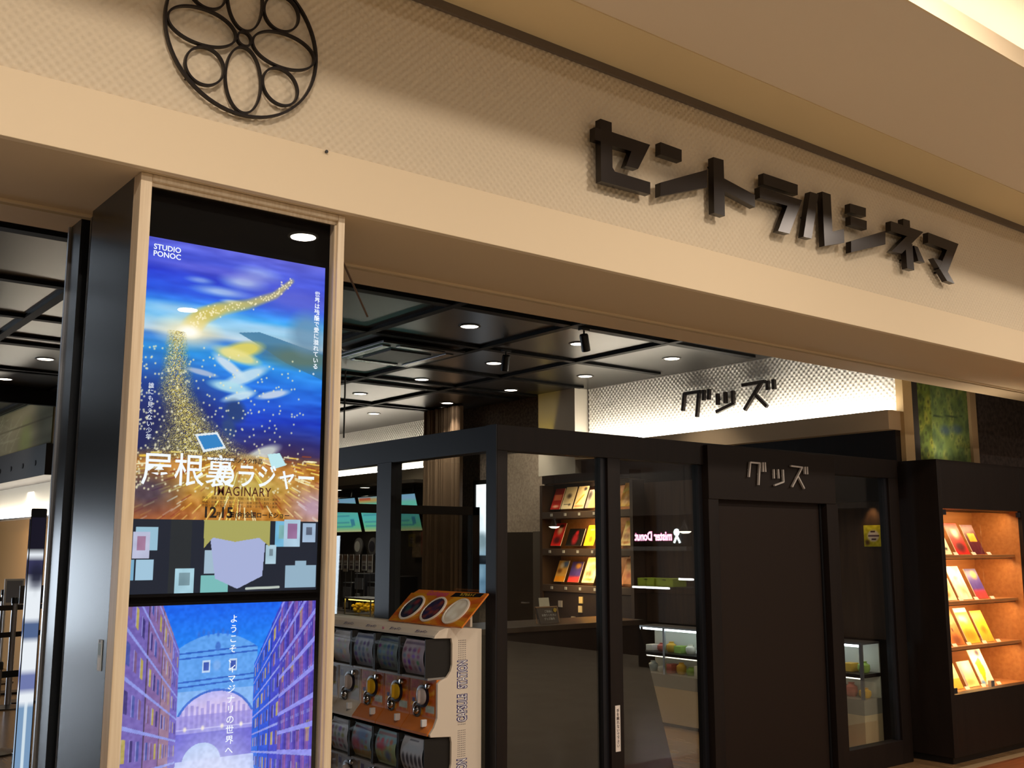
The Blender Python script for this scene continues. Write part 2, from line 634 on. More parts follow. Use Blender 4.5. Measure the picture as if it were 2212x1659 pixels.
# left zone beside the pillar
S(MB().box(3.02, 3.2, 11.9, 16.5, 2.66, 3.21).box(3.34, 3.5, 11.9, 16.8, 1.9, 2.32), 'wall_partition', M('lit_panel_paint', '#d8d2c4', 0.6))
S(MB().box(3.4, 3.6, 11.9, 16.8, 0, 1.9), 'wall_partition.001', ORANGEW)
S(MB().box(2.96, 3.4, 11.9, 16.5, 2.32, 2.66), 'trim_13', M('dark_bulkhead', '#1d1715', 0.6))
for i in range(4):
    MB().lathe((2.957, 12.3 + i * .55, 2.47), [(0.03, 0), (0.03, .004)], (-1, 0, 0), 16).build('vent_hole', BLACKM, bpy.data.objects['trim_13'])
t = thing('ledge_light', (3.3, 14, 1.9), 'warm white strip light over the ochre wall behind the queue ropes', 'light')
MB().box(3.24, 3.30, 12, 16.7, 1.915, 1.93).build('diffuser', LED, t)
MB().box(3.22, 3.32, 12, 16.7, 1.90, 1.915).build('channel', STEEL, t)
S(MB().box(0.5, 3.02, 11.65, 11.72, 3.04, 3.21), 'trim_14', CEILL)
light('ochre_wash', 'AREA', (2.7, 14, 1.85), 12, WARM, .3, 2.5, (0.6, 0, -1))

w = S(MB().box(-2.3, 1.0, 16.93, 17, 0, .06).box(-2.3, 1.0, 16.93, 17, 1.85, 1.92).box(-.64, -.56, 16.93, 17, .06, 1.85), 'window_added', BLACKM)  # unseen window, added so its glow brightens the pillar side
MB().box(-2.3, 1.0, 16.97, 16.99, .06, 1.85).build('fill_glow_pane', glow('fill_glow_pane', '#dfeaf6', 4.5), w)
light('mural_fill', 'SPOT', (1.6, 13.4, 3.15), 36, SOFT, .1, aim=(1, .2, -.22), spot=100)  # spot without a fixture, added to brighten the mural
# the pillar with its shutter rail
S(MB().box(1.064, 1.80, 3.40, 3.855, 0, 2.775), 'pillar', PILLAR)
S(MB().box(1.10, 1.76, 3.855, 3.975, 0, 2.775), 'pillar.002', BLACKM)
S(MB().box(1.058, 1.80, 3.975, 4.112, 0, 2.775), 'pillar.003', PILLAR)
S(MB().box(1.075, 1.09, 3.905, 3.918, 0, 2.775), 'trim_15', STEEL)
S(MB().box(1.050, 1.062, 4.106, 4.122, 0, 2.775), 'trim_16', STEEL)

# ------------------------------------------------------------------ the glazed goods booth
BY = 4.42
S(MB().box(3.375, 7.215, BY, BY + .09, 2.066, 2.205), 'trim_30', DARKLAM, 0.002)
S(MB().box(3.375, 3.465, BY + .09, 8.0, 2.066, 2.205), 'trim_31', BLUEBLK, 0.002)
S(MB().box(3.375, 3.445, BY, BY + .08, 0, 2.066), 'trim_32', DARKLAM, 0.002)
S(MB().box(3.368, 3.376, BY + .002, BY + .09, 0, 2.205), 'trim_33', BLUEBLK)
S(MB().box(4.185, 4.285, BY, BY + .08, 0, 2.066), 'trim_34', DARKLAM, 0.002)
S(MB().box(4.145, 4.185, BY + .02, BY + .07, 0, 2.066), 'trim_35', BLUEBLK)
S(MB().box(4.985, 5.02, BY + .02, BY + .07, 0, 2.066), 'trim_36', BLUEBLK)
S(MB().box(5.02, 5.115, BY - .03, BY + .08, 0, 1.85), 'trim_37', DARKLAM, 0.002)
S(MB().box(5.02, 6.36, BY - .035, BY + .05, 1.85, 2.19), 'trim_38', M('header_laminate', '#1b110a', 0.55, spec=0.25), 0.002)
S(MB().box(6.255, 6.385, BY - .03, BY + .08, 0, 1.85), 'trim_39', DARKLAM, 0.002)
S(MB().box(7.09, 7.215, BY, BY + .08, 0, 2.066), 'trim_40', DARKLAM, 0.002)
S(MB().box(7.055, 7.09, BY + .02, BY + .07, .165, 2.066), 'trim_41', BLUEBLK)
S(MB().box(6.385, 7.09, BY, BY + .08, 0, 0.165), 'trim_42', DARKLAM, 0.002)
S(MB().box(3.445, 5.02, BY, BY + .08, 0, 0.10), 'trim_43', DARKLAM, 0.002)
S(MB().box(3.372, 3.45, 5.49, 5.66, 0, 2.07), 'trim_44', BLUEBLK, 0.002)
S(MB().box(3.372, 3.45, 7.92, 8.0, 0, 2.07), 'trim_45', BLUEBLK, 0.002)
S(MB().box(3.375, 5.9, 8.0, 8.08, 1.85, 1.925).box(5.82, 5.9, 8.0, 8.08, 0, 1.925), 'trim_46', DARKLAM)
S(MB().box(4.95, 5.82, 8.02, 8.028, .02, 1.85), 'window_7', glassmat('reflection_tint_glass', 1.5, (.62, .60, .57)))  # tinted pane added to darken this view, standing for a dark reflection
d = S(MB().box(5.115, 6.255, BY + .02, BY + .06, 0, 1.85), 'door_1', M('door_laminate', '#21150d', 0.55, spec=0.25))
MB().box(6.225, 6.24, BY + .008, BY + .022, 0, 1.85).build('seal', BLACKM, d)
MB().box(6.12, 6.2, BY - .0, BY + .02, 0.0, 0.03).build('floor_bolt', STEEL, d)
S(MB().box(3.445, 4.145, BY + .04, BY + .046, .1, 2.066), 'window_1', BOOTHG)
S(MB().box(4.285, 4.985, BY + .04, BY + .046, .1, 2.066), 'window_2', BOOTHG)
S(MB().box(6.385, 7.055, BY + .04, BY + .046, .165, 2.066), 'window_3', BOOTHG)
S(MB().box(3.405, 3.411, BY + .09, 5.49, .1, 2.066), 'window_4', BOOTHG)
S(MB().box(3.405, 3.411, 5.66, 7.92, .1, 2.066), 'window_5', BOOTHG)

# ------------------------------------------------------------------ lamps of the place, and added fill spots
t = thing('downlight', (3.78, -0.9, 4.1), 'round mall ceiling downlight mirrored in the poster glass near its top right', 'light', None)
MB().lathe((3.78, -.9, 4.1), [(.125, 0), (.125, -.012), (.105, -.012), (.1, -.004)], n=28).build('trim_ring', WHITEP, t)
MB().lathe((3.78, -.9, 4.098), [(.1, 0), (.1, -.004)], n=28).build('lens', LENSM, t)
light('downlight_beam', 'AREA', (3.78, -.9, 4.085), 44, WARM, .2, parent=t)
mall = t
for (x, y) in ((.7, -.9), (6.9, -.9), (10, -.9), (-2.4, -.9), (4.03, -4.1), (.9, -4.1), (7.1, -4.1), (-2.4, -4.1), (10, -4.1), (-2.4, 1.3), (.7, 1.3), (3.8, 1.3), (6.9, 1.3), (10, 1.3)):
    tree_copy(mall, (x, y, 4.1), 'round mall ceiling downlight out over the concourse floor', 'concourse downlights')

t = thing('downlight', (4.523, 6.274, 3.21), 'round recessed downlight nearest the shop front, alone in its black ceiling panel', 'light', 'shop ceiling downlights')
MB().lathe((4.523, 6.274, 3.21), [(.085, 0), (.085, -.006), (.07, -.008), (.066, -.002)], n=24).build('trim_ring', M('lamp_ring', '#3a3732', .4), t)
MB().lathe((4.523, 6.274, 3.209), [(.066, 0), (.066, -.004)], n=24).build('lens', LENS, t)
light('downlight_beam', 'SPOT', (4.523, 6.274, 3.19), 26, SOFT, .06, spot=95, parent=t)
for x, y, l in ((5.633, 6.274, 'round recessed downlight right beside the black track spotlight at the shop front'),
                (6.74, 6.27, 'round recessed downlight in plain ceiling left above the big goods letters'),
                (5.636, 7.435, 'round recessed downlight below the smaller dim spotlight'),
                (6.78, 7.46, 'round recessed downlight just in front of the white textured wall and pale pillar'),
                (5.63, 8.62, 'round recessed downlight above the left edge of the fluted brown curtain'),
                (6.77, 8.63, 'round recessed downlight left of the pale pillar with the yellow glow'),
                (5.64, 9.86, 'round recessed downlight in the pale ceiling strip between two black battens, near the poster pillar'),
                (6.81, 9.88, 'round recessed downlight over the right edge of the fluted brown curtain'),
                (6.64, 11.25, 'round recessed downlight farthest back, above the white relief wall of the food counter'),
                (2.364, 9.74, 'larger round downlight left of the poster pillar, nearer its dark side'),
                (2.343, 11.166, 'round downlight left of the poster pillar, cut by the photo edge')):
    tree_copy(t, (x, y, 3.21), l, 'shop ceiling downlights')

for y in (12.9, 12.0, 11.2):
    light('counter_fill', 'SPOT', (6.75, y, 2.30), 34, SOFT, .03, aim=(-.25, 0, -1), spot=110)  # extra spots added to lift the dim food counter
light('taupe_fill', 'SPOT', (6.3, 8.9, 3.1), 30, SOFT, .05, aim=(1, .1, -.95), spot=60)  # added fill, brightens the taupe wall patch
light('curtain_fill', 'SPOT', (6.1, 9.7, 3.12), 34, SOFT, .05, aim=(.8, .45, -1), spot=70)  # added fill, brings the curtain pleats out of the dark

# ------------------------------------------------------------------ emblem on the facade: film reel of flat rings
INK = M('bronze_black_metal', '#1c1411', 0.38, 0.4)
ex, ez, ey = 1.377, 3.319, 3.272
em = thing('film_reel_emblem', (ex, ey, ez), 'round dark metal film reel emblem of looping rings mounted high on the facade', 'emblem')


def hoop(name, cx, cz, a, b, rot=0.0, rw=0.0036, d=0.016, n=72):
    mb = MB()
    vs = []
    for i in range(n):
        t = 2 * PI * i / n
        for s, y in ((1, 0), (1, d), (-1, d), (-1, 0)):
            x, z = (a + s * rw) * math.cos(t), (b + s * rw) * math.sin(t)
            vs.append((cx + x * math.cos(rot) - z * math.sin(rot), ey + y, cz + x * math.sin(rot) + z * math.cos(rot)))
    fs = []
    for i in range(n):
        j = (i + 1) % n
        for k in range(4):
            l = (k + 1) % 4
            fs.append((i * 4 + k, i * 4 + l, j * 4 + l, j * 4 + k))
    mb.add(vs, fs)
    return mb.build(name, INK, em)


hoop('rim', ex, ez, .281, .281, rw=.0042)
hoop('hub_ring', ex, ez, .026, .026)
for k in range(4):
    t = k * PI / 2 + .02
    hoop('petal_ring', ex + .152 * math.cos(t), ez + .152 * math.sin(t), .121, .066, t)
    t += PI / 4
    hoop('round_ring', ex + .198 * math.cos(t), ez + .198 * math.sin(t), .070, .066, t)
for k in range(4):
    t = k * PI / 2 + .8
    pins = MB()
    pins.tube([(ex + .279 * math.cos(t), ey + .012, ez + .279 * math.sin(t)), (ex + .279 * math.cos(t), 3.3, ez + .279 * math.sin(t))], .004, 8)
    pins.build('mounting_pin', INK, em)

# ------------------------------------------------------------------ sign letters on the facade
BRN = M('sign_letter_metal', '#1f1713', 0.27, 0.45, spec=0.6)
LET = {
    'se': [[(3.05, 3.453), (3.119, 3.453), (3.119, 3.408), (3.365, 3.408), (3.282, 3.27), (3.205, 3.267), (3.241, 3.346), (3.12, 3.343), (3.12, 3.24), (3.134, 3.224), (3.361, 3.224), (3.359, 3.165), (3.048, 3.159), (3.049, 3.346), (3.014, 3.345), (3.015, 3.404), (3.049, 3.404)]],
    'n': [[(3.436, 3.439), (3.581, 3.436), (3.579, 3.377), (3.434, 3.377)], [(3.429, 3.238), (3.761, 3.378), (3.757, 3.287), (3.427, 3.171)]],
    'to': [[(3.81, 3.455), (3.886, 3.458), (3.886, 3.362), (4.122, 3.327), (4.119, 3.261), (3.886, 3.297), (3.882, 3.166), (3.803, 3.167)]],
    'ra': [[(4.198, 3.461), (4.485, 3.462), (4.481, 3.404), (4.195, 3.401)], [(4.163, 3.379), (4.517, 3.383), (4.396, 3.174), (4.3, 3.171), (4.389, 3.325), (4.162, 3.32)]],
    'ru': [[(4.593, 3.447), (4.667, 3.449), (4.587, 3.183), (4.515, 3.181)], [(4.703, 3.472), (4.78, 3.472), (4.78, 3.26), (4.889, 3.296), (4.887, 3.216), (4.7, 3.164)]],
    'shi': [[(4.96, 3.458), (5.115, 3.463), (5.11, 3.41), (4.955, 3.405)], [(4.96, 3.384), (5.117, 3.387), (5.112, 3.335), (4.956, 3.333)], [(4.953, 3.238), (5.303, 3.365), (5.295, 3.282), (4.947, 3.172)]],
    'ne': [[(5.498, 3.477), (5.57, 3.479), (5.569, 3.431), (5.493, 3.427)], [(5.365, 3.436), (5.715, 3.437), (5.63, 3.377), (5.358, 3.374)], [(5.715, 3.437), (5.46, 3.256), (5.355, 3.252), (5.522, 3.372)], [(5.509, 3.312), (5.585, 3.34), (5.588, 3.177), (5.512, 3.176)], [(5.603, 3.332), (5.644, 3.331), (5.712, 3.245), (5.641, 3.243)]],
    'ma': [[(5.768, 3.444), (6.121, 3.437), (6.071, 3.369), (5.76, 3.378)], [(6.121, 3.437), (5.971, 3.233), (5.869, 3.233), (5.982, 3.376)], [(5.81, 3.291), (5.903, 3.291), (6.042, 3.168), (5.955, 3.171)]],
}
DESC = {
    'se': 'first raised dark katakana letter of the facade sign, a hooked cross shape with square foot',
    'n': 'second raised dark katakana letter of the facade sign, a block over one rising stroke',
    'to': 'third raised dark katakana letter of the facade sign, a tall post with one slanting arm',
    'ra': 'fourth raised dark katakana letter of the facade sign, catching a bright silvery highlight',
    'ru': 'fifth raised dark katakana letter of the facade sign, two tall legs, one kicking out',
    'shi': 'sixth raised dark katakana letter of the facade sign, two short blocks above a rising stroke',
    'ne': 'seventh raised dark katakana letter of the facade sign, spread legs under a slanted bar',
    'ma': 'last raised dark katakana letter of the facade sign, farthest right, an angled hook',
}
for kx, polys in LET.items():
    mb = MB()
    cx = sum(p[0] for q in polys for p in q) / sum(len(q) for q in polys)
    for i, q in enumerate(polys):
        mb.prism([(a, 3.235 + i * .0004, b) for a, b in q], (0, 0, 0), (0, .035, 0))
        a = sum(p[0] for p in q) / len(q)
        b = sum(p[1] for p in q) / len(q)
    o = mb.build('sign_letter', BRN)
    tagp(o, label=DESC[kx], category='letter', group='cinema name letters on the facade')
    for q in polys:
        st = MB()
        a0 = (q[0][0] + q[2][0]) / 2 if len(q) == 4 else q[0][0] + .03
        b0 = (q[0][1] + q[2][1]) / 2 if len(q) == 4 else q[0][1] - .03
        st.tube([(a0, 3.262, b0), (a0, 3.305, b0)], .006, 8)
        st.build('stud', BRN, o)

WALLG = [[[(6.685, 3.0), (6.713, 2.832)], [(6.691, 2.994), (6.48, 2.993)], [(6.502, 2.991), (6.538, 2.757)], [(6.442, 3.003), (6.449, 2.904)], [(6.378, 3.002), (6.388, 2.904)]],
         [[(6.28, 2.949), (6.281, 2.844)], [(6.188, 2.954), (6.189, 2.848)], [(6.1, 2.955), (6.099, 2.838)], [(6.096, 2.837), (6.299, 2.78)]],
         [[(5.991, 2.991), (5.733, 2.995)], [(5.777, 2.991), (5.972, 2.765)], [(5.838, 2.882), (5.722, 2.77)], [(5.706, 2.996), (5.709, 2.914)], [(5.643, 3.001), (5.639, 2.912)]]]
BOOTHL = [[[(5.417, 2.097), (5.514, 2.096)], [(5.415, 2.1), (5.396, 2.001)], [(5.511, 2.097), (5.491, 1.952)], [(5.541, 2.103), (5.539, 2.041)], [(5.563, 2.104), (5.565, 2.042)]],
          [[(5.655, 2.063), (5.655, 2.002)], [(5.701, 2.065), (5.704, 2.004)], [(5.752, 2.065), (5.754, 1.982)], [(5.755, 1.983), (5.654, 1.956)]],
          [[(5.84, 2.094), (5.969, 2.09)], [(5.962, 2.089), (5.844, 1.952)], [(5.913, 2.027), (5.978, 1.945)], [(5.992, 2.096), (5.992, 2.045)], [(6.018, 2.097), (6.018, 2.045)]]]
ORD = ('first', 'middle', 'last')
PALE = M('brushed_pale_metal', '#cfc6bd', 0.4, 0.55)
for i, g in enumerate(WALLG):
    mb = MB()
    for q, (a, b) in enumerate(g):
        mb.bar((7.352 - q * .0005, *a), (7.352 - q * .0005, *b), .03, .03, (1, 0, 0))
    a, b = g[0]
    mb.tube([(7.355, (a[0] + b[0]) / 2, (a[1] + b[1]) / 2), (7.395, (a[0] + b[0]) / 2, (a[1] + b[1]) / 2)], .006, 8)
    tagp(mb.build('sign_letter', BRN), label=ORD[i] + ' dark brown letter of the goods sign on the bright white textured wall', category='letter', group='goods sign letters on the white wall')
for i, g in enumerate(BOOTHL):
    mb = MB()
    for q, (a, b) in enumerate(g):
        mb.bar((a[0], 4.372 - q * .0004, a[1]), (b[0], 4.372 - q * .0004, b[1]), .0105, .014, (0, 1, 0))
        m = ((a[0] + b[0]) / 2, (a[1] + b[1]) / 2)
        mb.tube([(m[0], 4.372, m[1]), (m[0], 4.386, m[1])], .003, 6)
    tagp(mb.build('sign_letter', PALE), label=ORD[i] + ' thin silver letter of the goods sign above the brown booth door', category='letter', group='goods sign letters over the booth door')

# ------------------------------------------------------------------ poster display on the front of the pillar
pc = thing('poster_display_frame', (1.44, 3.37, 0), 'tall cream wood frame with glass front holding two lit screens on the pillar', 'display frame')
fm = MB().box(1.064, 1.102, 3.33, 3.40, 0, 2.774)
fm.build('frame_stile', WOODF, pc, .002)
MB().box(1.796, 1.824, 3.33, 3.40, 0, 2.774).build('frame_stile', WOODF, pc, .002)
MB().box(1.102, 1.796, 3.33, 3.40, 2.752, 2.774).build('frame_rail', WOODF, pc, .002)
MB().box(1.102, 1.796, 3.345, 3.352, 2.738, 2.752).box(1.790, 1.796, 3.345, 3.352, 0, 2.74).build('glazing_bead', WOODF, pc)
MB().box(1.102, 1.796, 3.392, 3.40, 0, 2.752).build('backing', M('display_backing', '#0b0b0a', .85, spec=.1), pc)
MB().box(1.102, 1.796, 3.352, 3.356, 0, 2.752).build('pane', POSTERG, pc)
BZ = M('screen_bezel', '#0a0a0b', 0.8, spec=.1)

# upper screen
A = Art(340, 600)
PV = .796
v = A.V / PV
A.ramp([(0, (84, 92, 214)), (.05, (60, 84, 222)), (.09, (16, 52, 208)), (.15, (14, 84, 226)), (.2, (44, 160, 238)), (.235, (150, 205, 236)), (.265, (178, 200, 214)), (.28, (60, 130, 214)), (.32, (28, 150, 232)),
        (.40, (14, 110, 224)), (.50, (10, 60, 196)), (.60, (18, 36, 140)), (.66, (34, 30, 74)), (.72, (40, 30, 40)), (.80, (44, 34, 40)), (1, (60, 40, 40))])
A.ramp([(0, (84, 92, 214)), (1, (84, 92, 214))], v1=0)
A.noise(34, (6, 60)).noise(24, (14, 120))
for (u, q, ru, rv, kk) in ((.52, .09, .10, .018, .8), (.40, .13, .12, .012, .7), (.28, .105, .06, .008, .5), (.46, .155, .05, .006, .8), (.2, .20, .25, .016, .6), (.6, .06, .1, .02, .5), (.7, .22, .3, .012, .5)):
    A.blob(u, q, ru, rv, (206, 226, 240), kk, .6)
A.blob(.30, .07, .35, .016, (100, 90, 200), .5, .6).blob(.85, .12, .3, .04, (96, 96, 206), .7, .6)
A.poly([(.5, .245), (.62, .235), (.75, .25), (1, .28), (1, .36), (.78, .32), (.62, .275)], (44, 110, 150), .8)
A.blob(.86, .30, .2, .03, (92, 112, 92), .8, .5).blob(.9, .22, .1, .06, (100, 140, 170), .8, .4)
# dark left with far lights, roofs to the right
A.blob(.02, .62, .36, .22, (22, 32, 86), .85, .5).blob(.80, .66, .36, .10, (92, 44, 44), .75, .6).blob(.86, .74, .3, .1, (52, 40, 56), .8, .5)
A.blob(.25, .62, .25, .2, (30, 34, 74), .5, .5)
# swirl of pale light ribbons in the middle, no figure
for (u, q, ru, rv, c, kk, rt) in ((.53, .295, .11, .022, (222, 208, 92), .95, -.25), (.50, .315, .12, .018, (232, 222, 140), .9, .2), (.46, .35, .10, .014, (214, 226, 236), .9, .55), (.55, .375, .13, .018, (200, 226, 238), .9, -.45),
                              (.47, .41, .11, .016, (176, 222, 236), .9, .1), (.52, .435, .09, .012, (214, 236, 240), .85, -.3), (.31, .375, .08, .008, (190, 196, 216), .8, .15), (.71, .42, .09, .011, (206, 216, 232), .9, -.25),
                              (.50, .48, .06, .03, (24, 58, 110), .85, .9), (.47, .53, .05, .02, (40, 70, 120), .8, 1.2), (.66, .60, .10, .018, (206, 212, 206), .9, -.4), (.63, .625, .09, .014, (176, 160, 130), .8, .3), (.70, .63, .06, .012, (226, 230, 226), .9, .8)):
    A.blob(u, q, ru, rv, c, kk, .3, rt)
# golden stream
st = [(.80, .06), (.70, .115), (.55, .155), (.40, .18), (.30, .21), (.24, .25)]
for i in range(90):
    t_ = i / 89 * (len(st) - 1.001)
    a_, f_ = int(t_), t_ - int(t_)
    A.blob(st[a_][0] + (st[a_ + 1][0] - st[a_][0]) * f_, st[a_][1] + (st[a_ + 1][1] - st[a_][1]) * f_, .012 + .03 * t_ / 5, (.012 + .03 * t_ / 5) * .56, (206, 190, 92), .30, .5)
for i in range(120):
    t_ = RNG.random() * (len(st) - 1.001)
    a_, f_ = int(t_), t_ - int(t_)
    A.blob(st[a_][0] + (st[a_ + 1][0] - st[a_][0]) * f_ + RNG.normal(0, .012), st[a_][1] + (st[a_ + 1][1] - st[a_][1]) * f_ + RNG.normal(0, .007), .004, .0025, (250, 240, 200), .8, .4)
A.blob(.235, .262, .12, .035, (255, 240, 190), .9, .7).blob(.235, .262, .05, .016, (255, 255, 245), 1, .5)
lo = np.clip((v - .30) / .35, 0, 1)
cxm = .17 + .02 * lo + .20 * np.clip((v - .55) / .3, 0, 1)
wd = .035 + .07 * lo + .30 * np.clip((v - .62) / .22, 0, 1) ** 1.5
mm = np.clip(1.25 - np.abs(A.U - cxm) / wd, 0, 1) * (v > .33)
g = RNG.random(A.U.shape)
A.mix(mm * np.clip((g - .25) * 2, 0, 1), (196, 176, 66))
A.mix(mm * (g > .86), (252, 240, 170)).mix(mm * (g < .16), (84, 66, 20))
fl = np.clip((v - .755) / .05, 0, 1)
A.mix(fl * .95, (188, 124, 44)).noise(60, (40, 90), fl)
for i in range(170):
    u, q = RNG.random(), .60 + .19 * RNG.random()
    a = math.atan2(q - .6, u - .55)
    A.line(u, q, u + .05 * math.cos(a), q + .04 * math.sin(a), .0035, [(255, 232, 120), (150, 66, 28), (244, 200, 70), (255, 250, 200)][i % 4], .8)
A.blob(.97, .755, .12, .05, (186, 160, 196), .8, .7).blob(.12, .785, .2, .03, (150, 70, 50), .6, .6).blob(.06, .72, .14, .05, (40, 42, 90), .7, .6).blob(.55, .70, .25, .035, (206, 214, 120), .5, .6)
for i in range(420):
    u, q = RNG.random() ** 1.6, .30 + .42 * RNG.random() ** .8
    A.blob(u * .9, q, .005, .003, (236, 230, 190), .8, .4)
A.poly([(.29, .555), (.41, .545), (.46, .59), (.34, .605)], (226, 236, 240)).poly([(.305, .56), (.405, .551), (.445, .585), (.345, .597)], (44, 130, 196))
A.poly([(.69, .60), (.76, .595), (.80, .63), (.72, .645)], (190, 232, 238))
# lower part: a dark board with pinned papers
A.rect(0, PV, 1, 1, (24, 32, 46)).rect(.19, PV, .30, 1, (34, 40, 44))
b0 = PV


def sheet(u0, v0, u1, v1, c, ink=None, rot=0):
    A.rect(u0, b0 + v0, u1, b0 + v1, c)
    if ink is not None:
        A.rect(u0 + .02, b0 + v0 + .012, u1 - .02, b0 + v1 - .022, ink)
        A.noise(20, (30, 60), ((A.U > u0) & (A.U < u1) & (A.V > b0 + v0) & (A.V < b0 + v1)).astype(float))


sheet(.02, .022, .13, .085, (150, 190, 210))
sheet(.01, .036, .09, .108, (186, 190, 216), (160, 120, 150))
sheet(.03, .11, .115, .165, (160, 196, 218))
sheet(0, .11, .02, .165, (120, 170, 200))
sheet(.75, 0, .82, .075, (110, 176, 210), (120, 170, 170))
sheet(.80, -.005, .895, .075, (170, 200, 220), (150, 110, 150))
sheet(.91, .005, .985, .062, (160, 184, 210), (90, 100, 120))
sheet(.37, .085, .44, .15, (160, 186, 204))
sheet(.70, .07, .76, .125, (170, 200, 214), (120, 140, 150))
sheet(.225, .135, .32, .204, (166, 206, 220), (120, 150, 160))
sheet(.355, .155, .50, .204, (120, 186, 184))
sheet(.815, .13, .995, .195, (146, 176, 196))
sheet(.87, .118, .935, .135, (146, 176, 196))
# two large plain sheets overlapping in the middle
A.poly([(.39, b0 + .03), (.70, b0 + .028), (.685, b0 + .16), (.55, b0 + .195), (.43, b0 + .165)], (166, 176, 216))
A.poly([(.36, b0), (.72, b0), (.72, b0 + .075), (.66, b0 + .05), (.53, b0 + .062), (.41, b0 + .05), (.365, b0 + .08)], (168, 164, 92))
A.line(.6, b0 + .195, .78, b0 + .193, .006, (190, 200, 190))
A.mix((A.V > b0) * .0, (0, 0, 0))
# soft edges of the lit panel
us = thing('display_screen', (1.44, 3.385, 1.40), 'upper lit screen in the pillar frame, blue sea and gold sparkle film poster', 'screen')
MB().box(1.103, 1.782, 3.375, 3.3912, 1.392, 2.592).build('bezel', BZ, us)
FU = front(1.113, 3.3735, 1.402)
SW, SH = .657, 1.172
pic('picture', FU, SW, SH, A.a, picmat('screen_picture', 1.05, 0.3), us)
WT = glow('screen_white', '#f2f8ff', 1.1)
DK = M('screen_dark_ink', '#20130a', .6)


def su(u, vv):                       # a point of the upper screen's picture
    return FR(FU.p(u * SW, (1 - vv) * SH, .0015), FU.x, FU.y)


text('lettering', '屋根裏', su(.27, .665), .115, WT, us, bold=.0007, sx=.93)
text('lettering', 'のラジャー', su(.69, .672), .088, WT, us, bold=.0012, sx=.86)
text('lettering', 'スタジオポノック作品', su(.52, .625), .019, DK, us, bold=.0004)
text('lettering', 'IMAGINARY', su(.56, .715), .044, M('poster_red_ink', '#5a2410', .6), us, sx=.82, bold=.0004, spacing=1.1)
text('lettering', '12', su(.385, .777), .05, DK, us, bold=.0014)
text('lettering', '15', su(.475, .777), .05, DK, us, bold=.0014)
text('lettering', '月', su(.432, .782), .018, DK, us, bold=.0004)
text('lettering', '日(金)全国ロードショー', su(.66, .782), .021, DK, us, bold=.0006)
text('lettering', 'STUDIO\nPONOC', su(.10, .038), .026, WT, us, align='CENTER', bold=.0005, line=.9)
text('lettering', '\n'.join('世界は残酷で愛に溢れている。'), su(.955, .215), .022, WT, us, bold=.0004, line=1.02)
text('lettering', '\n'.join('誰にも見えない少年'), su(.055, .50), .02, WT, us, line=1.05)
for i, (c, q) in enumerate(((60, .735), (86, .747), (92, .757))):
    text('lettering', '・'.join(['作画', '音楽', '監督', '製作', '配給', '脚本', '原作', '制作', '美術'][:9]), su(.55, q), .0105, DK, us, sx=1.0)

ls = thing('display_screen', (1.44, 3.385, .2), 'lower lit screen in the pillar frame, blue canal between tall houses', 'screen')
MB().box(1.103, 1.782, 3.375, 3.3912, .188, 1.372).build('bezel', BZ, ls)
B = Art(320, 570)
VX, VY = .47, .40
B.ramp([(0, (10, 96, 236)), (.14, (34, 140, 244)), (.3, (150, 190, 240)), (.5, (196, 204, 244)), (.7, (120, 170, 240)), (.85, (70, 130, 230)), (1, (40, 70, 180))])
B.rect(.25, .24, .68, .34, (186, 182, 240)).blob(.5, .29, .2, .03, (214, 196, 236), .8, .5).rect(.25, .30, .68, .335, (150, 140, 220), .7)
for i in range(14):
    B.rect(.28 + i * .027, .285 - .02 * RNG.random(), .295 + i * .027, .335, (140, 130, 214), .6)
# low bridge, then the high covered one with its wide arch
lowb = (((B.U - .40) / .10) ** 2 + ((B.V - .43) / .055) ** 2)
B.mix(((B.V > .345) & (B.V < .43) & (B.U > .25) & (B.U < .68) & (lowb > 1)).astype(float), (106, 102, 208))
B.rect(.25, .338, .68, .347, (150, 146, 226))
for u in (.31, .40, .50, .60):
    B.blob(u, .336, .008, .006, (250, 240, 220), .9, .5)
arch = ((B.U - .465) / .205) ** 2 + ((B.V - .345) / .105) ** 2
top = .083 + .35 * (B.U - .46) ** 2 * 2.6
body = (B.U > .255) & (B.U < .675) & (B.V > top) & (B.V < .30) & (arch > 1)
B.mix(body.astype(float), (92, 160, 238))
B.mix((body & (B.V > .235)).astype(float), (130, 180, 242), )
B.mix(((arch > 1) & (arch < 1.12) & (B.V < .345) & body).astype(float), (60, 110, 210))
for q in (.128, .142, .205, .218):
    B.mix((body & (np.abs(B.V - q + .03 * (B.U - .46)) < .0022)).astype(float), (40, 96, 196))
for u in (.385, .525):
    B.rect(u, .155, u + .04, .187, (190, 214, 244)).rect(u + .006, .159, u + .034, .183, (60, 90, 180))
B.blob(.462, .118, .014, .012, (60, 110, 200), .9, .2).blob(.46, .170, .02, .014, (120, 170, 236), .9, .3)
for i in range(9):
    B.blob(.36 + i * .025, .083 - .006 * (i % 2), .007, .008, (50, 110, 214), .8, .4)


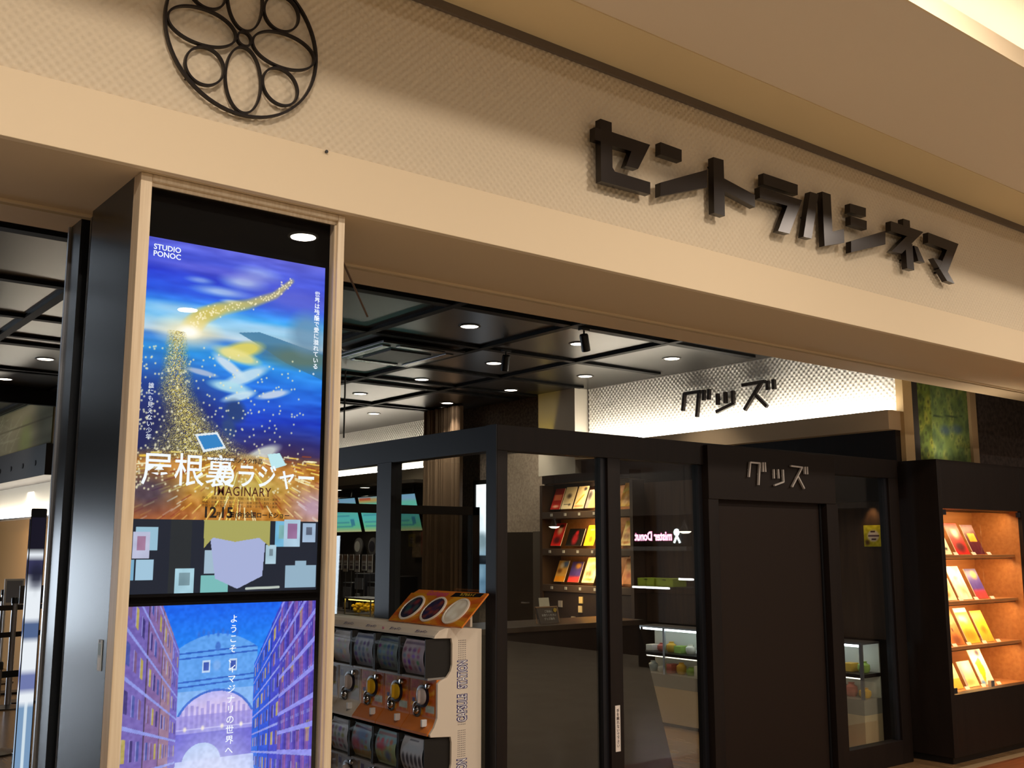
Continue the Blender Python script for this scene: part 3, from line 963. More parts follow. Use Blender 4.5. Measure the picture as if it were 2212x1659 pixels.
def side(edge, cols, rows):
    # one bank of houses running back to the vanishing point
    sg = 1 if edge > VX else -1
    X = np.abs(B.U - VX) / abs(edge - VX)             # 1 at the picture edge, 0 at the vanishing point
    inner = abs((.66 if sg > 0 else .265) - VX) / abs(edge - VX)
    R = (B.V - VY) / np.maximum(X, 1e-3)              # height on the wall, same along a receding line
    m0 = (np.sign(B.U - VX) == sg) & (X > inner) & (R > -.66)
    D = 1 / np.maximum(X, 1e-3)                       # depth along the bank
    n = len(cols)
    ds = np.linspace(1, 1 / inner, n + 1)
    for k_ in range(n):
        mk = m0 & (D >= ds[k_]) & (D < ds[k_ + 1])
        B.mix(mk.astype(float), cols[k_])
        f = (D - ds[k_]) / (ds[k_ + 1] - ds[k_])
        B.mix((mk & (f < .05)).astype(float), tuple(v_ * .55 for v_ in cols[k_]))
        for r in range(rows):
            r0 = -.63 + r * .135
            B.mix((mk & (np.abs(R - r0) < .006)).astype(float), (140, 150, 226), )
            nw = 3
            for w_ in range(nw):
                f0 = .14 + w_ * .28
                lit = [(176, 160, 90), (60, 52, 120), (70, 84, 160), (120, 90, 130)][(k_ * 2 + r * 3 + w_) % 4]
                wm = mk & (f > f0) & (f < f0 + .14) & (R > r0 + .03) & (R < r0 + .095)
                B.mix(wm.astype(float), lit)
                B.mix((wm & (f < f0 + .025)).astype(float), (150, 150, 220))


side(-.02, [(112, 96, 176), (128, 100, 160), (150, 118, 146), (112, 100, 190)], 10)
side(1.02, [(96, 72, 182), (60, 70, 200), (34, 84, 216), (26, 96, 222)], 10)
# rows of book spines on the nearer right bank
X = np.abs(B.U - VX) / (1.02 - VX)
R = (B.V - VY) / np.maximum(X, 1e-3)
near_ = (B.U > .80) & (R > -.66)
for r in range(16):
    r0 = -.64 + r * .085
    band = near_ & (R > r0 + .012) & (R < r0 + .078)
    for i in range(22):
        u0 = .80 + i * .0105
        c = [(140, 86, 156), (70, 62, 176), (120, 80, 150), (90, 80, 190), (60, 50, 150)][(i * 3 + r) % 5]
        B.mix((band & (B.U > u0) & (B.U < u0 + .0085)).astype(float) * .85, c)
    B.mix((near_ & (np.abs(R - r0) < .008)).astype(float), (140, 142, 232))
# water
wat = (B.V > .42) & (np.abs(B.U - VX) < .20 + .10 * np.clip((B.V - .42) / .58, 0, 1))
B.mix(wat.astype(float) * .9, (186, 200, 246))
B.blob(.45, .56, .20, .16, (226, 230, 252), .9, .6).blob(.45, .92, .26, .10, (80, 150, 240), .8, .6).blob(.24, .95, .1, .2, (50, 60, 170), .6, .6).blob(.72, .92, .12, .2, (46, 50, 160), .6, .6)
for i in range(240):
    u, q = .22 + .5 * RNG.random(), .55 + .45 * RNG.random()
    B.blob(u, q, .03 + .03 * RNG.random(), .0022, [(236, 240, 254), (110, 160, 236), (90, 120, 220)][i % 3], .35, .5)
B.line(.295, .78, .28, .94, .008, (34, 40, 120)).line(.27, .83, .265, .95, .006, (34, 40, 120))
B.line(.485, .79, .50, .845, .003, (70, 70, 130)).blob(.484, .785, .012, .008, (255, 250, 220), 1, .8)
B.noise(22, (80, 150))
FL = front(1.113, 3.3735, .192)
pic('picture', FL, SW, 1.172, B.a, picmat('screen_picture', 1.05, 0.3), ls)
text('lettering', '\n'.join('ようこそ、イマジナリの世界へ'), FR(FL.p(.54 * SW, (1 - .225) * SH, .0015), FL.x, FL.y), .029, WT, ls, bold=.0003, line=1.12)

# small things on the pillar
t = thing('door_stay', (1.83, 3.39, 2.64), 'thin brown metal stay rod sticking out from the top right side of the poster frame', 'rod')
MB().tube([(1.824, 3.365, 2.655), (1.836, 3.38, 2.63)], .007, 8).build('hinge_eye', STEEL, t)
MB().tube([(1.836, 3.38, 2.632), (2.01, 3.47, 2.44)], .0042, 8).build('rod', M('bronze_rod', '#4a3626', .4, .6), t)
lb = Art(12, 30, (196, 200, 204)).rect(.3, 0, .7, .1, (40, 40, 46)).rect(.1, .14, .9, .5, (150, 170, 176)).rect(.1, .58, .9, .95, (226, 228, 230)).noise(20, (6, 10))
o = MB().box(1.0615, 1.064, 3.445, 3.475, 1.165, 1.26).build('wall_sticker', M('sticker_base', '#c4ccd0', .5))
tagp(o, label='small pale sticker low on the dark side of the pillar', category='sticker')
pic('print', west(1.0608, 3.475, 1.165), .03, .095, lb.a, picmat('paper_print'), o)

hk = MB().lathe((1.712, 3.286, 2.985), [(.004, 0), (.004, .006), (.0065, .007), (.006, .010)], (0, -1, 0), 12).build('screw_head', BLACKM)
tagp(hk, label='tiny dark screw head at the top edge of the cream band below the relief wall', category='screw')

# ------------------------------------------------------------------ capsule toy station along the booth's left side
CAPW = M('cream_plastic', '#e4d6c2', 0.42, spec=0.45)
CAPG = M('capsule_gap_dark', '#16130f', 0.5)
CLEAR = glassmat('clear_plastic', 1.5, (0.96, 0.97, 0.98))
CHROME = M('chrome', '#d6d8da', 0.12, 1.0)
INDIGO = M('indigo_print', '#2a2470', 0.5)
NEAR, PW, NC = 4.485, 0.252, 6
FAR = NEAR + PW * NC
cs = thing('capsule_station_cabinet', (3.18, NEAR, 0), 'cream capsule toy station housing with dotted end panel lettered down its side', 'vending station')


def endprofile(y):
    P = [(3.325, 0.0), (3.325, 1.128)]
    # rounded hood
    P += [(3.14, 1.142), (3.09, 1.14), (3.055, 1.128), (3.03, 1.105), (3.025, 1.092)]
    for z in (0.0, -0.485):
        P += [(3.132, 1.088 + z), (3.138, 1.06 + z), (3.138, 0.955 + z), (3.13, .925 + z), (3.105, .895 + z), (3.065, .88 + z), (3.05, .868 + z), (3.05, .70 + z), (3.03, .655 + z), (3.005, .625 + z), (3.01, .612 + z)]
    P += [(3.03, .10), (3.05, 0)]
    return [(a, y, b) for a, b in P]


MB().prism(endprofile(NEAR), (0, 0, 0), (0, .016, 0)).build('end_panel', CAPW, cs, .002)
MB().prism(endprofile(FAR + .016), (0, 0, 0), (0, .016, 0)).build('end_panel', CAPW, cs, .002)
MB().box(3.29, 3.325, NEAR + .016, FAR + .016, 0, 1.128).build('back_panel', CAPW, cs)
hood = [(3.29, 1.128), (3.14, 1.142), (3.09, 1.14), (3.055, 1.128), (3.03, 1.105), (3.026, 1.094), (3.06, 1.098), (3.29, 1.10)]
MB().prism([(a, NEAR + .016, b) for a, b in hood], (0, 0, 0), (0, PW * NC, 0)).build('hood', CAPW, cs)
MB().box(3.04, 3.29, NEAR + .016, FAR + .016, 0, .125).build('plinth', CAPW, cs, .003)
FE = front(3.1, NEAR - .001, 0)
dots = MB()
for blk in ((1.075, .965), (.70, .655), (.628, .5), (.215, .17)):
    z = blk[0]
    while z > blk[1]:
        for q in range(5):
            x = 3.178 + q * .0105
            dots.prism([(x + (.0024) * math.cos(a * PI / 3), NEAR - .0006, z + (.0024) * math.sin(a * PI / 3)) for a in range(6)], (0, 0, 0), (0, -.0005, 0))
        z -= .0105
d = dots.build('dotted_vent', M('vent_dark', '#4a4050', .6), cs, kind='stuff')
up = FR((3.229, NEAR - .001, .815), (0, 0, 1), (-1, 0, 0))
FV = lambda z: FR((3.204, NEAR - .0012, z), (0, 0, 1), (-1, 0, 0))
for z in (.82, .335):
    for wd, dz in (('CAPSULE', -.082), ('STATION', .085)):
        f = FV(z + dz)
        text('lettering', wd, FR(f.o + f.n * .0007, f.x, f.y), .078, M('white_print', '#f2eee8', .5), cs, bold=.0006, sx=.43)
        text('lettering_outline', wd, f, .078, INDIGO, cs, bold=.0062, sx=.43)
FT = lambda y: FR((3.064, y, 1.1335), (0, -1, 0), (.9, 0, .42))
for i in range(NC):
    yc = NEAR + .016 + PW * (i + .5)
    text('lettering', 'ガシャポン', FR((3.0385, yc, 1.118), (0, -1, 0), (.75, 0, .66)), .022, INDIGO, cs, bold=.0005)
    if i % 3 == 1:
        MB().box(3.0345, 3.036, yc + .11, yc + .128, 1.108, 1.122).build('price_tag', M('red_print', '#c8242c', .5), cs)


def machine(row, col, style):
    z = 0.0 if row == 0 else -0.485
    y0 = NEAR + .018 + PW * col
    y1 = y0 + PW - .006
    body, art, cat_l = style
    m = thing('capsule_toy_machine', (3.15, y0, .60 + z), cat_l, 'capsule machine', 'capsule toy machines in the station')
    FW = west(3.0, y1, 0)
    # mechanism block with recessed chute
    MB().box(3.055, 3.285, y0, y1, .62 + z, .885 + z).build('housing', body, m, .002)
    MB().prism([(3.054, y0, .69 + z), (3.0, y0, .628 + z), (3.0, y0, .616 + z), (3.054, y0, .616 + z)], (0, 0, 0), (0, PW - .006, 0)).build('chute_lip', body, m)
    # front sheet
    pm = Art(26, 26, (222, 120, 34))
    if art == 0:
        pm = Art(26, 26, (206, 204, 206)).blob(.6, .1, .3, .2, (240, 244, 250), .9).rect(.04, .1, .2, .3, (90, 60, 110)).rect(.62, .66, .92, .9, (190, 196, 196)).rect(.7, .55, .92, .62, (200, 206, 130))
    else:
        for q in range(12):
            a = q / 12 * 2 * PI
            pm.poly([(.5, .5), (.5 + math.cos(a), .5 + math.sin(a)), (.5 + math.cos(a + .25), .5 + math.sin(a + .25))], (240, 176, 44) if q % 2 else (214, 92, 40), .8)
        pm.rect(.04, .05, .3, .28, (206, 60, 50), .7).rect(.06, .52, .2, .66, (70, 66, 130)).rect(.62, .7, .95, .9, (190, 206, 196)).noise(50, (12, 12))
    pic('front_sheet', FR((3.0535, y1 - .012, .70 + z), (0, -1, 0), (0, 0, 1)), PW - .03, .172, pm.a, picmat('glossy_print', 0, .3), m)
    yc = (y0 + y1) / 2
    dl = MB().lathe((3.053, yc - .005, .795 + z), [(.056, 0), (.056, .008), (.044, .010), (.044, .004)], (-1, 0, 0), 28).build('dial_ring', M('dial_navy', '#1e1a2c', .4), m)
    MB().lathe((3.05, yc - .005, .795 + z), [(.044, 0), (.042, .012), (.03, .018), (.001, .019)], (-1, 0, 0), 24).build('dial', M('dial_yellow', '#e0b428', .35) if art == 1 else M('dial_pearl', '#cfc4c0', .35), dl)
    MB().box(3.018, 3.034, yc - .011, yc - .001, .763 + z, .827 + z).build('grip', bpy.data.materials['dial_yellow'] if art == 1 else bpy.data.materials['dial_pearl'], dl, .002)
    MB().lathe((3.053, yc - .055, .848 + z), [(.016, 0), (.016, .008), (.012, .014), (.001, .016)], (-1, 0, 0), 16).build('coin_button', CHROME, m)
    MB().lathe((3.053, yc + .05, .725 + z), [(.04, 0), (.04, .004), (.034, .006), (.03, -.0), (.001, -.001)], (-1, 0, 0), 28).build('capsule_outlet', M('outlet_grey', '#7f7a72', .3, .4), m)
    MB().lathe((3.05, yc + .045, .722 + z), [(.022, 0), (.02, .01), (.012, .018), (.001, .02)], (-1, 0, 0), 18).build('outlet_flap', CHROME, m)
    MB().box(3.0, 3.03, y0 + .045, y0 + .06, .655 + z, .69 + z).build('coin_return', M('coin_return_white', '#e9ecec', .4), m, .002)
    # clear capsule box bulging at the front, card inside
    n = 9
    prof = []
    for q in range(n + 1):
        t_ = q / n
        prof.append((3.05 - .072 * math.sin(PI * (.12 + .76 * t_)) - .01, .90 + z + .185 * t_))
    mb = MB()
    vs = [(a, y0 + .004, b) for a, b in prof] + [(a, y1 - .004, b) for a, b in prof]
    mb.add(vs, [(q, q + 1, q + n + 2, q + n + 1) for q in range(n)], True)
    mb.build('capsule_window', CLEAR, m)
    MB().box(3.0, 3.285, y0, y1, .886 + z, .897 + z).build('capsule_tray', M('tray_clear_grey', '#8f8a84', .3), m)
    MB().box(3.27, 3.285, y0, y1, .897 + z, 1.09 + z).build('capsule_box_back', CAPG, m)
    MB().box(2.985, 3.27, y0, y0 + .006, .897 + z, 1.088 + z).build('divider', CAPG, m)
    MB().box(2.985, 3.27, y1 - .006, y1, .897 + z, 1.088 + z).build('divider', CAPG, m)
    return m


def card(row, col, img, m):
    z = 0.0 if row == 0 else -0.485
    y0 = NEAR + .018 + PW * col
    pic('display_card', FR((3.04, y0 + PW - .022, .905 + z), (0, -1, 0), (0, 0, 1)), PW - .05, .172, img, picmat('paper_print'), m,
        curve=lambda u, v: .045 * np.sin(PI * (.12 + .76 * v)) + .004)


def cardart(k):
    pal = [((188, 178, 196), (120, 96, 140)), ((120, 140, 140), (60, 84, 150)), ((176, 186, 206), (60, 80, 150)), ((230, 232, 240), (250, 250, 252)), ((150, 130, 150), (90, 60, 80)), ((170, 170, 180), (120, 120, 140))]
    pal2 = [((206, 210, 222), (60, 64, 90)), ((150, 196, 210), (200, 70, 70)), ((160, 190, 206), (190, 90, 110)), ((214, 218, 226), (120, 90, 80)), ((200, 170, 150), (90, 80, 120)), ((170, 180, 160), (100, 60, 60))]
    c, i = (pal + pal2)[k]
    a = Art(30, 26, c).noise(30, (8, 7))
    for q in range(16):
        u, v = .12 + .2 * (q % 4) + .05 * RNG.random(), .3 + .17 * (q // 4)
        a.blob(u, v, .05 + .03 * RNG.random(), .05 + .03 * RNG.random(), tuple(np.clip(np.array(i) + RNG.normal(0, 40, 3), 0, 255)), .75, .4)
    a.rect(.06, .06, .94, .16, tuple(np.array(i) * .8), .6)
    if k == 6:
        a = Art(30, 26, (214, 220, 232)).rect(.3, .06, .7, .12, (90, 90, 110))
        for q in range(5):
            a.blob(.14 + .18 * q, .62, .06, .16, (60, 58, 70), .9, .3).blob(.14 + .18 * q, .86, .04, .04, (50, 46, 56), .9, .3)
        a.blob(.5, .3, .4, .1, (190, 206, 222), .7)
    if k == 7:
        a.poly([(0, 1), (0, .6), (1, .3), (1, 1)], (176, 190, 120), .8).blob(.3, .45, .2, .12, (206, 60, 80), .9).blob(.6, .7, .12, .14, (90, 110, 170), .8)
    if k == 8:
        a.blob(.5, .3, .3, .2, (70, 110, 180), .8).blob(.25, .6, .2, .2, (200, 60, 80), .8).poly([(0, 1), (0, .8), (1, .7), (1, 1)], (190, 160, 80), .8)
    return a.a


OB = M('orange_plastic', '#d97a24', .4)
ordn = ['first', 'second', 'third', 'fourth', 'fifth', 'sixth']
for row in (0, 1):
    for col in range(NC):
        if row == 0:
            if col == 0:
                l = 'upper capsule toy machine at the station end, orange front with pearl white dial'
            elif col < 3:
                l = 'upper capsule toy machine, orange front and yellow dial, %s from the lettered end panel' % ordn[col]
            else:
                l = 'upper capsule toy machine with white front, %s from the lettered end panel' % ordn[col]
        else:
            l = 'lower capsule toy machine, cut by the photo bottom, %s from the lettered end panel' % ordn[col]
        o = row == 0 and col < 3
        m = machine(row, col, (OB if o else CAPW, 1 if o and col > 0 else (2 if o else 0), l))
        card(row, col, cardart(row * 6 + col), m)

# topper board leaning on the station
tp = thing('topper_board', (3.2, 4.7, 1.142), 'orange capsule topper board with three round pictures standing on the cream station', 'sign')
a = Art(60, 44, (206, 120, 30))
for q in range(14):
    t_ = q / 14 * 2 * PI
    a.poly([(.5, .6), (.5 + 1.5 * math.cos(t_), .6 + 1.5 * math.sin(t_)), (.5 + 1.5 * math.cos(t_ + .22), .6 + 1.5 * math.sin(t_ + .22))], (222, 160, 36) if q % 2 else (196, 84, 30), .8)
a.noise(24, (10, 8))
fx = Vector((0, -1, 0))
fy = Vector((.17, 0, .165)).normalized()
FB = FR((3.115, 5.075, 1.1505), fx, fy)
W_, H_ = .70, .235
MB().prism([FB.p(0, 0), FB.p(W_, 0), FB.p(W_, H_), FB.p(.05, H_), FB.p(0, H_ - .05)], (0, 0, 0), FB.n * -.008).build('board', OB, tp)
pic('printed_front', FR(FB.p(.002, .002, .0006), fx, fy), W_ - .004, H_ - .03, a.a, picmat('glossy_print', 0, .3), tp)
MB().box(3.275, 3.289, 4.52, 5.0, 1.136, 1.275).build('prop', CAPW, tp)
for q, u in enumerate((.135, .345, .555)):
    b = Art(44, 44, [(40, 40, 60), (60, 46, 66), (226, 216, 196)][q])
    for w_ in range(14):
        b.blob(.2 + .6 * RNG.random(), .2 + .6 * RNG.random(), .12, .12, [(40, 90, 90), (180, 70, 50), (244, 240, 220)][q] if w_ % 2 else [(150, 60, 60), (30, 40, 90), (255, 252, 240)][q], .6, .5)
    c = FB.p(u, .098, .001)
    ring = MB()
    ring.lathe(c, [(.088, 0), (.088, .006), (.078, .008), (.076, .004)], FB.n, 36)
    r = ring.build('round_picture', M('disc_white', '#efe4d2', .35), tp)
    po = pic('picture', FR(FB.p(u - .077, .021, .006), fx, fy), .154, .154, b.a, picmat('disc_print', 0, .22), r)
    bmm = bmesh.new()
    bmm.from_mesh(po.data)
    cc_ = FB.p(u, .098, .006) - wloc(r)
    bmesh.ops.delete(bmm, geom=[v_ for v_ in bmm.verts if (v_.co - cc_).length > .0775], context='VERTS')
    bmm.to_mesh(po.data)
    bmm.free()
text('lettering', 'Gashapon', FR(FB.p(.26, .212, .001), fx, fy), .05, M('magenta_print', '#c8407a', .4), tp, bold=.001, shear=.3)
MB().prism([FB.p(.40, .195, .0005), FB.p(.66, .205, .0005), FB.p(.67, .232, .0005), FB.p(.42, .226, .0005)], (0, 0, 0), FB.n * .0012).build('banner', BLACKM, tp)
text('lettering', 'カプセルトイ', FR(FB.p(.54, .214, .0022), fx, fy), .022, M('yellow_print', '#e8c23a', .4), tp, bold=.0006)


# ------------------------------------------------------------------ booklets: one kind, a cover each
PAPER = M('booklet_pages', '#efe6d2', .7)
PRINT = picmat('cover_print', 0, .35)


def cover(kind):
    a = Art(22, 30, (230, 220, 190))
    if kind == 'pale_face':
        a = Art(22, 30, (246, 236, 200)).blob(.5, .42, .2, .1, (70, 60, 60), .8, .5).rect(.2, .76, .8, .8, (70, 66, 60)).blob(.7, .8, .1, .05, (60, 60, 60), .8)
    elif kind == 'pale_dark':
        a = Art(22, 30, (250, 236, 190)).blob(.72, .14, .14, .07, (40, 36, 60), .9).line(.2, .75, .7, .4, .05, (226, 180, 60)).rect(.1, .84, .9, .94, (220, 150, 100), .8)
    elif kind == 'red':
        a = Art(22, 30, (176, 36, 26)).rect(.15, .3, .85, .55, (214, 110, 70)).blob(.5, .85, .3, .06, (240, 200, 170), .9)
    elif kind == 'crimson':
        a = Art(22, 30, (210, 40, 36)).blob(.55, .32, .22, .16, (250, 226, 190), .9).blob(.6, .14, .22, .07, (30, 24, 26), .9).blob(.5, .75, .3, .14, (60, 26, 40), .8)
    elif kind == 'maroon':
        a = Art(22, 30, (86, 26, 44)).rect(.25, .3, .8, .58, (240, 170, 50)).noise(30, (8, 10))
    elif kind == 'blackred':
        a = Art(34, 26, (24, 24, 24)).blob(.55, .25, .1, .12, (180, 30, 40), .9).blob(.5, .6, .18, .3, (170, 36, 50), .8, .4).noise(20)
    elif kind == 'yellow':
        a = Art(22, 30, (238, 184, 40)).blob(.55, .68, .16, .14, (190, 110, 40), .9).rect(.3, .2, .7, .26, (250, 220, 120))
    elif kind == 'skyorange':
        a = Art(22, 30, (214, 170, 90)).blob(.75, .18, .3, .14, (70, 110, 190), .9).blob(.4, .25, .18, .12, (240, 236, 230), .9).rect(.05, .74, .95, .95, (236, 160, 40)).blob(.3, .5, .2, .1, (110, 70, 40), .8)
    elif kind == 'purple':
        a = Art(22, 30).ramp([(0, (54, 40, 96)), (.3, (80, 70, 150)), (.65, (90, 70, 150)), (.78, (226, 70, 80)), (1, (240, 80, 70))]).blob(.62, .22, .22, .12, (240, 170, 60), .9)
    elif kind == 'cream_figs':
        a = Art(22, 30, (252, 232, 170)).blob(.5, .12, .4, .08, (246, 220, 90), .8).blob(.6, .38, .3, .12, (210, 120, 90), .7).blob(.4, .62, .28, .12, (120, 70, 60), .7).blob(.5, .86, .3, .05, (190, 110, 50), .8).noise(60, (8, 10))
    elif kind == 'peach':
        a = Art(22, 30, (244, 170, 120)).blob(.4, .3, .25, .15, (250, 220, 170), .9).blob(.55, .65, .2, .1, (190, 80, 60), .8).noise(40, (6, 8))
    elif kind == 'grey_peach':
        a = Art(22, 24, (244, 196, 140)).poly([(0, 0), (.45, 0), (.25, 1), (0, 1)], (150, 150, 160)).blob(.2, .3, .12, .2, (50, 46, 50), .8)
    elif kind == 'gold_stripe':
        a = Art(22, 30, (246, 196, 90)).poly([(0, .3), (1, .05), (1, .2), (0, .45)], (250, 230, 120)).blob(.5, .72, .4, .2, (236, 200, 170), .7).noise(70, (8, 10))
    elif kind == 'white_top':
        a = Art(22, 30, (250, 240, 196)).blob(.5, .1, .5, .16, (255, 255, 255), 1).blob(.5, .6, .4, .2, (214, 180, 90), .6).blob(.45, .8, .2, .1, (190, 130, 60), .8).noise(40, (8, 10))
    elif kind == 'colour_bits':
        a = Art(22, 30, (250, 244, 210)).blob(.3, .15, .25, .12, (255, 255, 255), 1).blob(.6, .22, .15, .07, (90, 110, 190), .7).blob(.45, .35, .14, .06, (200, 90, 110), .6).blob(.6, .7, .3, .12, (150, 170, 110), .5).noise(50, (8, 10))
    elif kind == 'tan_tower':
        a = Art(22, 30, (198, 122, 56)).rect(.45, .55, .55, .62, (90, 40, 40)).blob(.5, .85, .3, .14, (120, 60, 40), .7).blob(.5, .4, .2, .03, (240, 190, 130), .7)
    elif kind == 'blue_yellow':
        a = Art(22, 30, (240, 190, 60)).rect(0, 0, 1, .14, (240, 240, 236)).blob(.55, .34, .18, .1, (90, 130, 170), .9).blob(.4, .75, .4, .15, (200, 120, 30), .7).blob(.3, .3, .2, .08, (250, 240, 180), .9)
    elif kind == 'amber':
        a = Art(22, 30).ramp([(0, (236, 170, 30)), (.5, (250, 196, 50)), (1, (240, 170, 60))]).blob(.5, .6, .2, .12, (190, 120, 40), .8)
    elif kind == 'lemon':
        a = Art(22, 30, (250, 236, 150)).rect(0, .6, 1, 1, (240, 180, 70)).blob(.5, .35, .3, .1, (220, 230, 170), .8)
    elif kind == 'streak':
        a = Art(22, 30, (250, 226, 150)).poly([(0, 0), (.25, 0), (.1, 1), (0, 1)], (170, 150, 150)).blob(.6, .3, .3, .2, (250, 246, 200), .9).blob(.4, .8, .3, .1, (200, 150, 70), .6)
    elif kind == 'white_gold':
        a = Art(22, 30, (246, 232, 206)).blob(.65, .14, .14, .08, (60, 50, 80), .9).poly([(.2, .4), (.6, .25), (.7, .6), (.3, 1)], (246, 196, 40)).blob(.15, .92, .2, .06, (110, 160, 210), .9)
    elif kind == 'pink':
        a = Art(22, 24, (226, 110, 140)).rect(0, .7, 1, 1, (190, 140, 150))
    return a.noise(14, (10, 12)).a


def booklet(F, w, h, kind, label, group, th=.006):
    """a booklet with cover, standing in frame F (origin lower left, leaning with F.y)"""
    o = MB().prism([F.p(0, 0), F.p(w, 0), F.p(w, h), F.p(0, h)], (0, 0, 0), F.n * -th).build('booklet', PAPER)
    tagp(o, label=label, category='booklet', group=group)
    pic('cover', FR(F.p(0, 0, .0006), F.x, F.y), w, h, cover(kind), PRINT, o)
    return o


# ------------------------------------------------------------------ lit display cabinet at the right
dc = thing('display_cabinet', (7.965, 4.4, 0), 'dark brown cabinet on the right with glass doors and warmly lit shelves of booklets', 'display cabinet')
X0, X1, YF, YB = 7.317, 8.70, 4.157, 4.60
MB().box(X0, X0 + .05, YF, YB, .05, 2.205).build('side_panel', DARKLAM, dc, .002)
MB().box(8.575, X1, YF, YB, .05, 2.205).build('side_panel', DARKLAM, dc, .002)
MB().box(X0 + .05, 8.575, YF, YB, 1.838, 2.205).build('head_panel', DARKLAM, dc, .002)
MB().box(X0 + .05, 8.575, YF, YB, .05, .485).build('base_panel', DARKLAM, dc, .002)
MB().box(X0 + .03, X1 - .03, YF + .03, YB, 0, .05).build('toe_kick', BLACKM, dc)
MB().box(X0 + .05, 8.575, YB - .02, YB, .485, 1.838).build('back_panel', ORANGEWOOD, dc)
MB().box(X0 + .05, X0 + .056, YF + .03, YB - .02, .485, 1.838).build('lining', ORANGEWOOD, dc)
MB().box(8.569, 8.575, YF + .03, YB - .02, .485, 1.838).build('lining', ORANGEWOOD, dc)
SHZ = (1.49, 1.145, .81, .487)
for z in SHZ:
    MB().box(X0 + .056, 8.569, YF + .075, YB - .02, z - .022, z).build('shelf', ORANGEWOOD, dc, .001)
MB().box(X0 + .05, 7.93, YF + .012, YF + .018, .50, 1.83).build('glass_door', GLASS, dc)
MB().box(7.94, 8.575, YF + .020, YF + .026, .50, 1.83).build('glass_door', GLASS, dc)
for x in (X0 + .055, 8.52):
    for z in (1.79, .492):
        MB().box(x, x + .05, YF + .006, YF + .022, z, z + .04).build('hinge', M('hinge_dark', '#3a3c42', .3, .6), dc)
MB().box(7.91, 7.96, YF + .004, YF + .03, .50, .545).build('door_lock', STEEL, dc)
for z in (1.83, 1.462, 1.117, .782):
    MB().box(X0 + .08, 8.54, YF + .085, YF + .10, z - .006, z).build('lamp_strip', M('strip_housing', '#6a4a2a', .5), dc)
    light('strip_beam', 'AREA', (7.95, YF + .10, z - .012), 6.0, (1.0, .64, .30), 1.1, .03, (0, .55, -1), parent=dc)

lean = Vector((-.02, .40, .92)).normalized()
def cab(row, items):
    for i, (x, w, h, kind, lb) in enumerate(items):
        F = FR((x, YF + .135, SHZ[row] + .004), (1, 0, 0), lean)
        booklet(F, w, h, kind, lb, 'film booklets in the right display cabinet')
        pcard = MB().prism([(x + w - .05, YF + .088, SHZ[row] + .001), (x + w + .01, YF + .088, SHZ[row] + .001), (x + w + .01, YF + .102, SHZ[row] + .022), (x + w - .05, YF + .102, SHZ[row] + .022)], (0, 0, 0), (0, .003, 0)).build('price_card', M('price_card_paper', '#e8dcc8', .6))
        tagp(pcard, label='small price card on the shelf edge in front of the ' + lb.split(' booklet')[0] + ' booklet', category='price card', group='price cards in the right display cabinet')


cab(0, [(7.525, .18, .25, 'pale_face', 'pale yellow booklet partly hidden at the left of the top cabinet shelf'),
        (7.785, .19, .265, 'crimson', 'bright red booklet with a cream figure shape on the top cabinet shelf'),
        (8.030, .18, .255, 'maroon', 'maroon booklet with an orange square on the top cabinet shelf')])
cab(1, [(7.545, .19, .275, 'white_top', 'cream white glowing booklet at the left of the second cabinet shelf'),
        (7.775, .19, .275, 'colour_bits', 'cream booklet dotted with colours in the middle of the second cabinet shelf'),
        (8.035, .18, .25, 'purple', 'purple booklet fading to pink at the bottom, second cabinet shelf')])
cab(2, [(7.515, .09, .18, 'lemon', 'small pale lemon booklet mostly hidden behind the cabinet door edge, third shelf'),
        (7.625, .185, .285, 'tan_tower', 'plain tan orange booklet on the third cabinet shelf'),
        (7.860, .185, .285, 'blue_yellow', 'yellow and blue booklet with white top band, third cabinet shelf'),
        (8.090, .17, .255, 'amber', 'bright amber booklet on the third cabinet shelf')])
cab(3, [(7.575, .17, .20, 'lemon', 'lemon and orange booklet at the left of the bottom cabinet shelf'),
        (7.805, .18, .20, 'streak', 'cream booklet with grey streak in the middle of the bottom cabinet shelf'),
        (8.030, .19, .285, 'white_gold', 'white and gold booklet with blue corner, bottom cabinet shelf')])

# ------------------------------------------------------------------ inside the booth: wall rack, counter, case
rk = thing('booklet_rack', (7.25, 7.9, 0), 'lit three tier wooden wall rack of film booklets behind the booth glass', 'shelf unit')
MB().box(7.40, 7.409, 7.24, 8.60, .3, 2.2).build('back_panel', ORANGEWOOD, rk)
MB().box(7.14, 7.40, 8.56, 8.60, 0, 2.2).build('side_panel', M('rack_laminate', '#3a2c22', .5), rk)
MB().box(7.14, 7.40, 7.20, 7.24, 0, 2.2).build('side_panel', M('rack_laminate', '#3a2c22', .5), rk)
MB().box(7.14, 7.40, 7.24, 8.56, 2.215, 2.3).build('header', DARKLAM, rk)
RZ = (1.915, 1.535, 1.165)
for z in RZ:
    MB().box(7.14, 7.40, 7.24, 8.56, z - .07, z).build('shelf', M('rack_shelf', '#3f342c', .5), rk, .002)
MB().box(7.16, 7.40, 7.24, 8.56, 0, 1.09).build('cabinet', M('rack_cabinet', '#2a201a', .5), rk)
for z in (2.215, 1.845, 1.465):
    MB().box(7.17, 7.185, 7.3, 8.5, z - .008, z - .001).build('lamp_strip', M('strip_housing', '#6a4a2a', .5), rk)
    light('strip_beam', 'AREA', (7.19, 7.9, z - .012), 10.0, (1.0, .64, .30), .03, 1.1, (.5, 0, -1), parent=rk)
leanw = Vector((.33, -.06, .94)).normalized()


def rack(row, items):
    for y, w, h, kind, lb in items:
        F = FR((7.20, y, RZ[row] + .03), (0, -1, 0), leanw)
        booklet(F, w, h, kind, lb, 'film booklets on the lit wall rack')


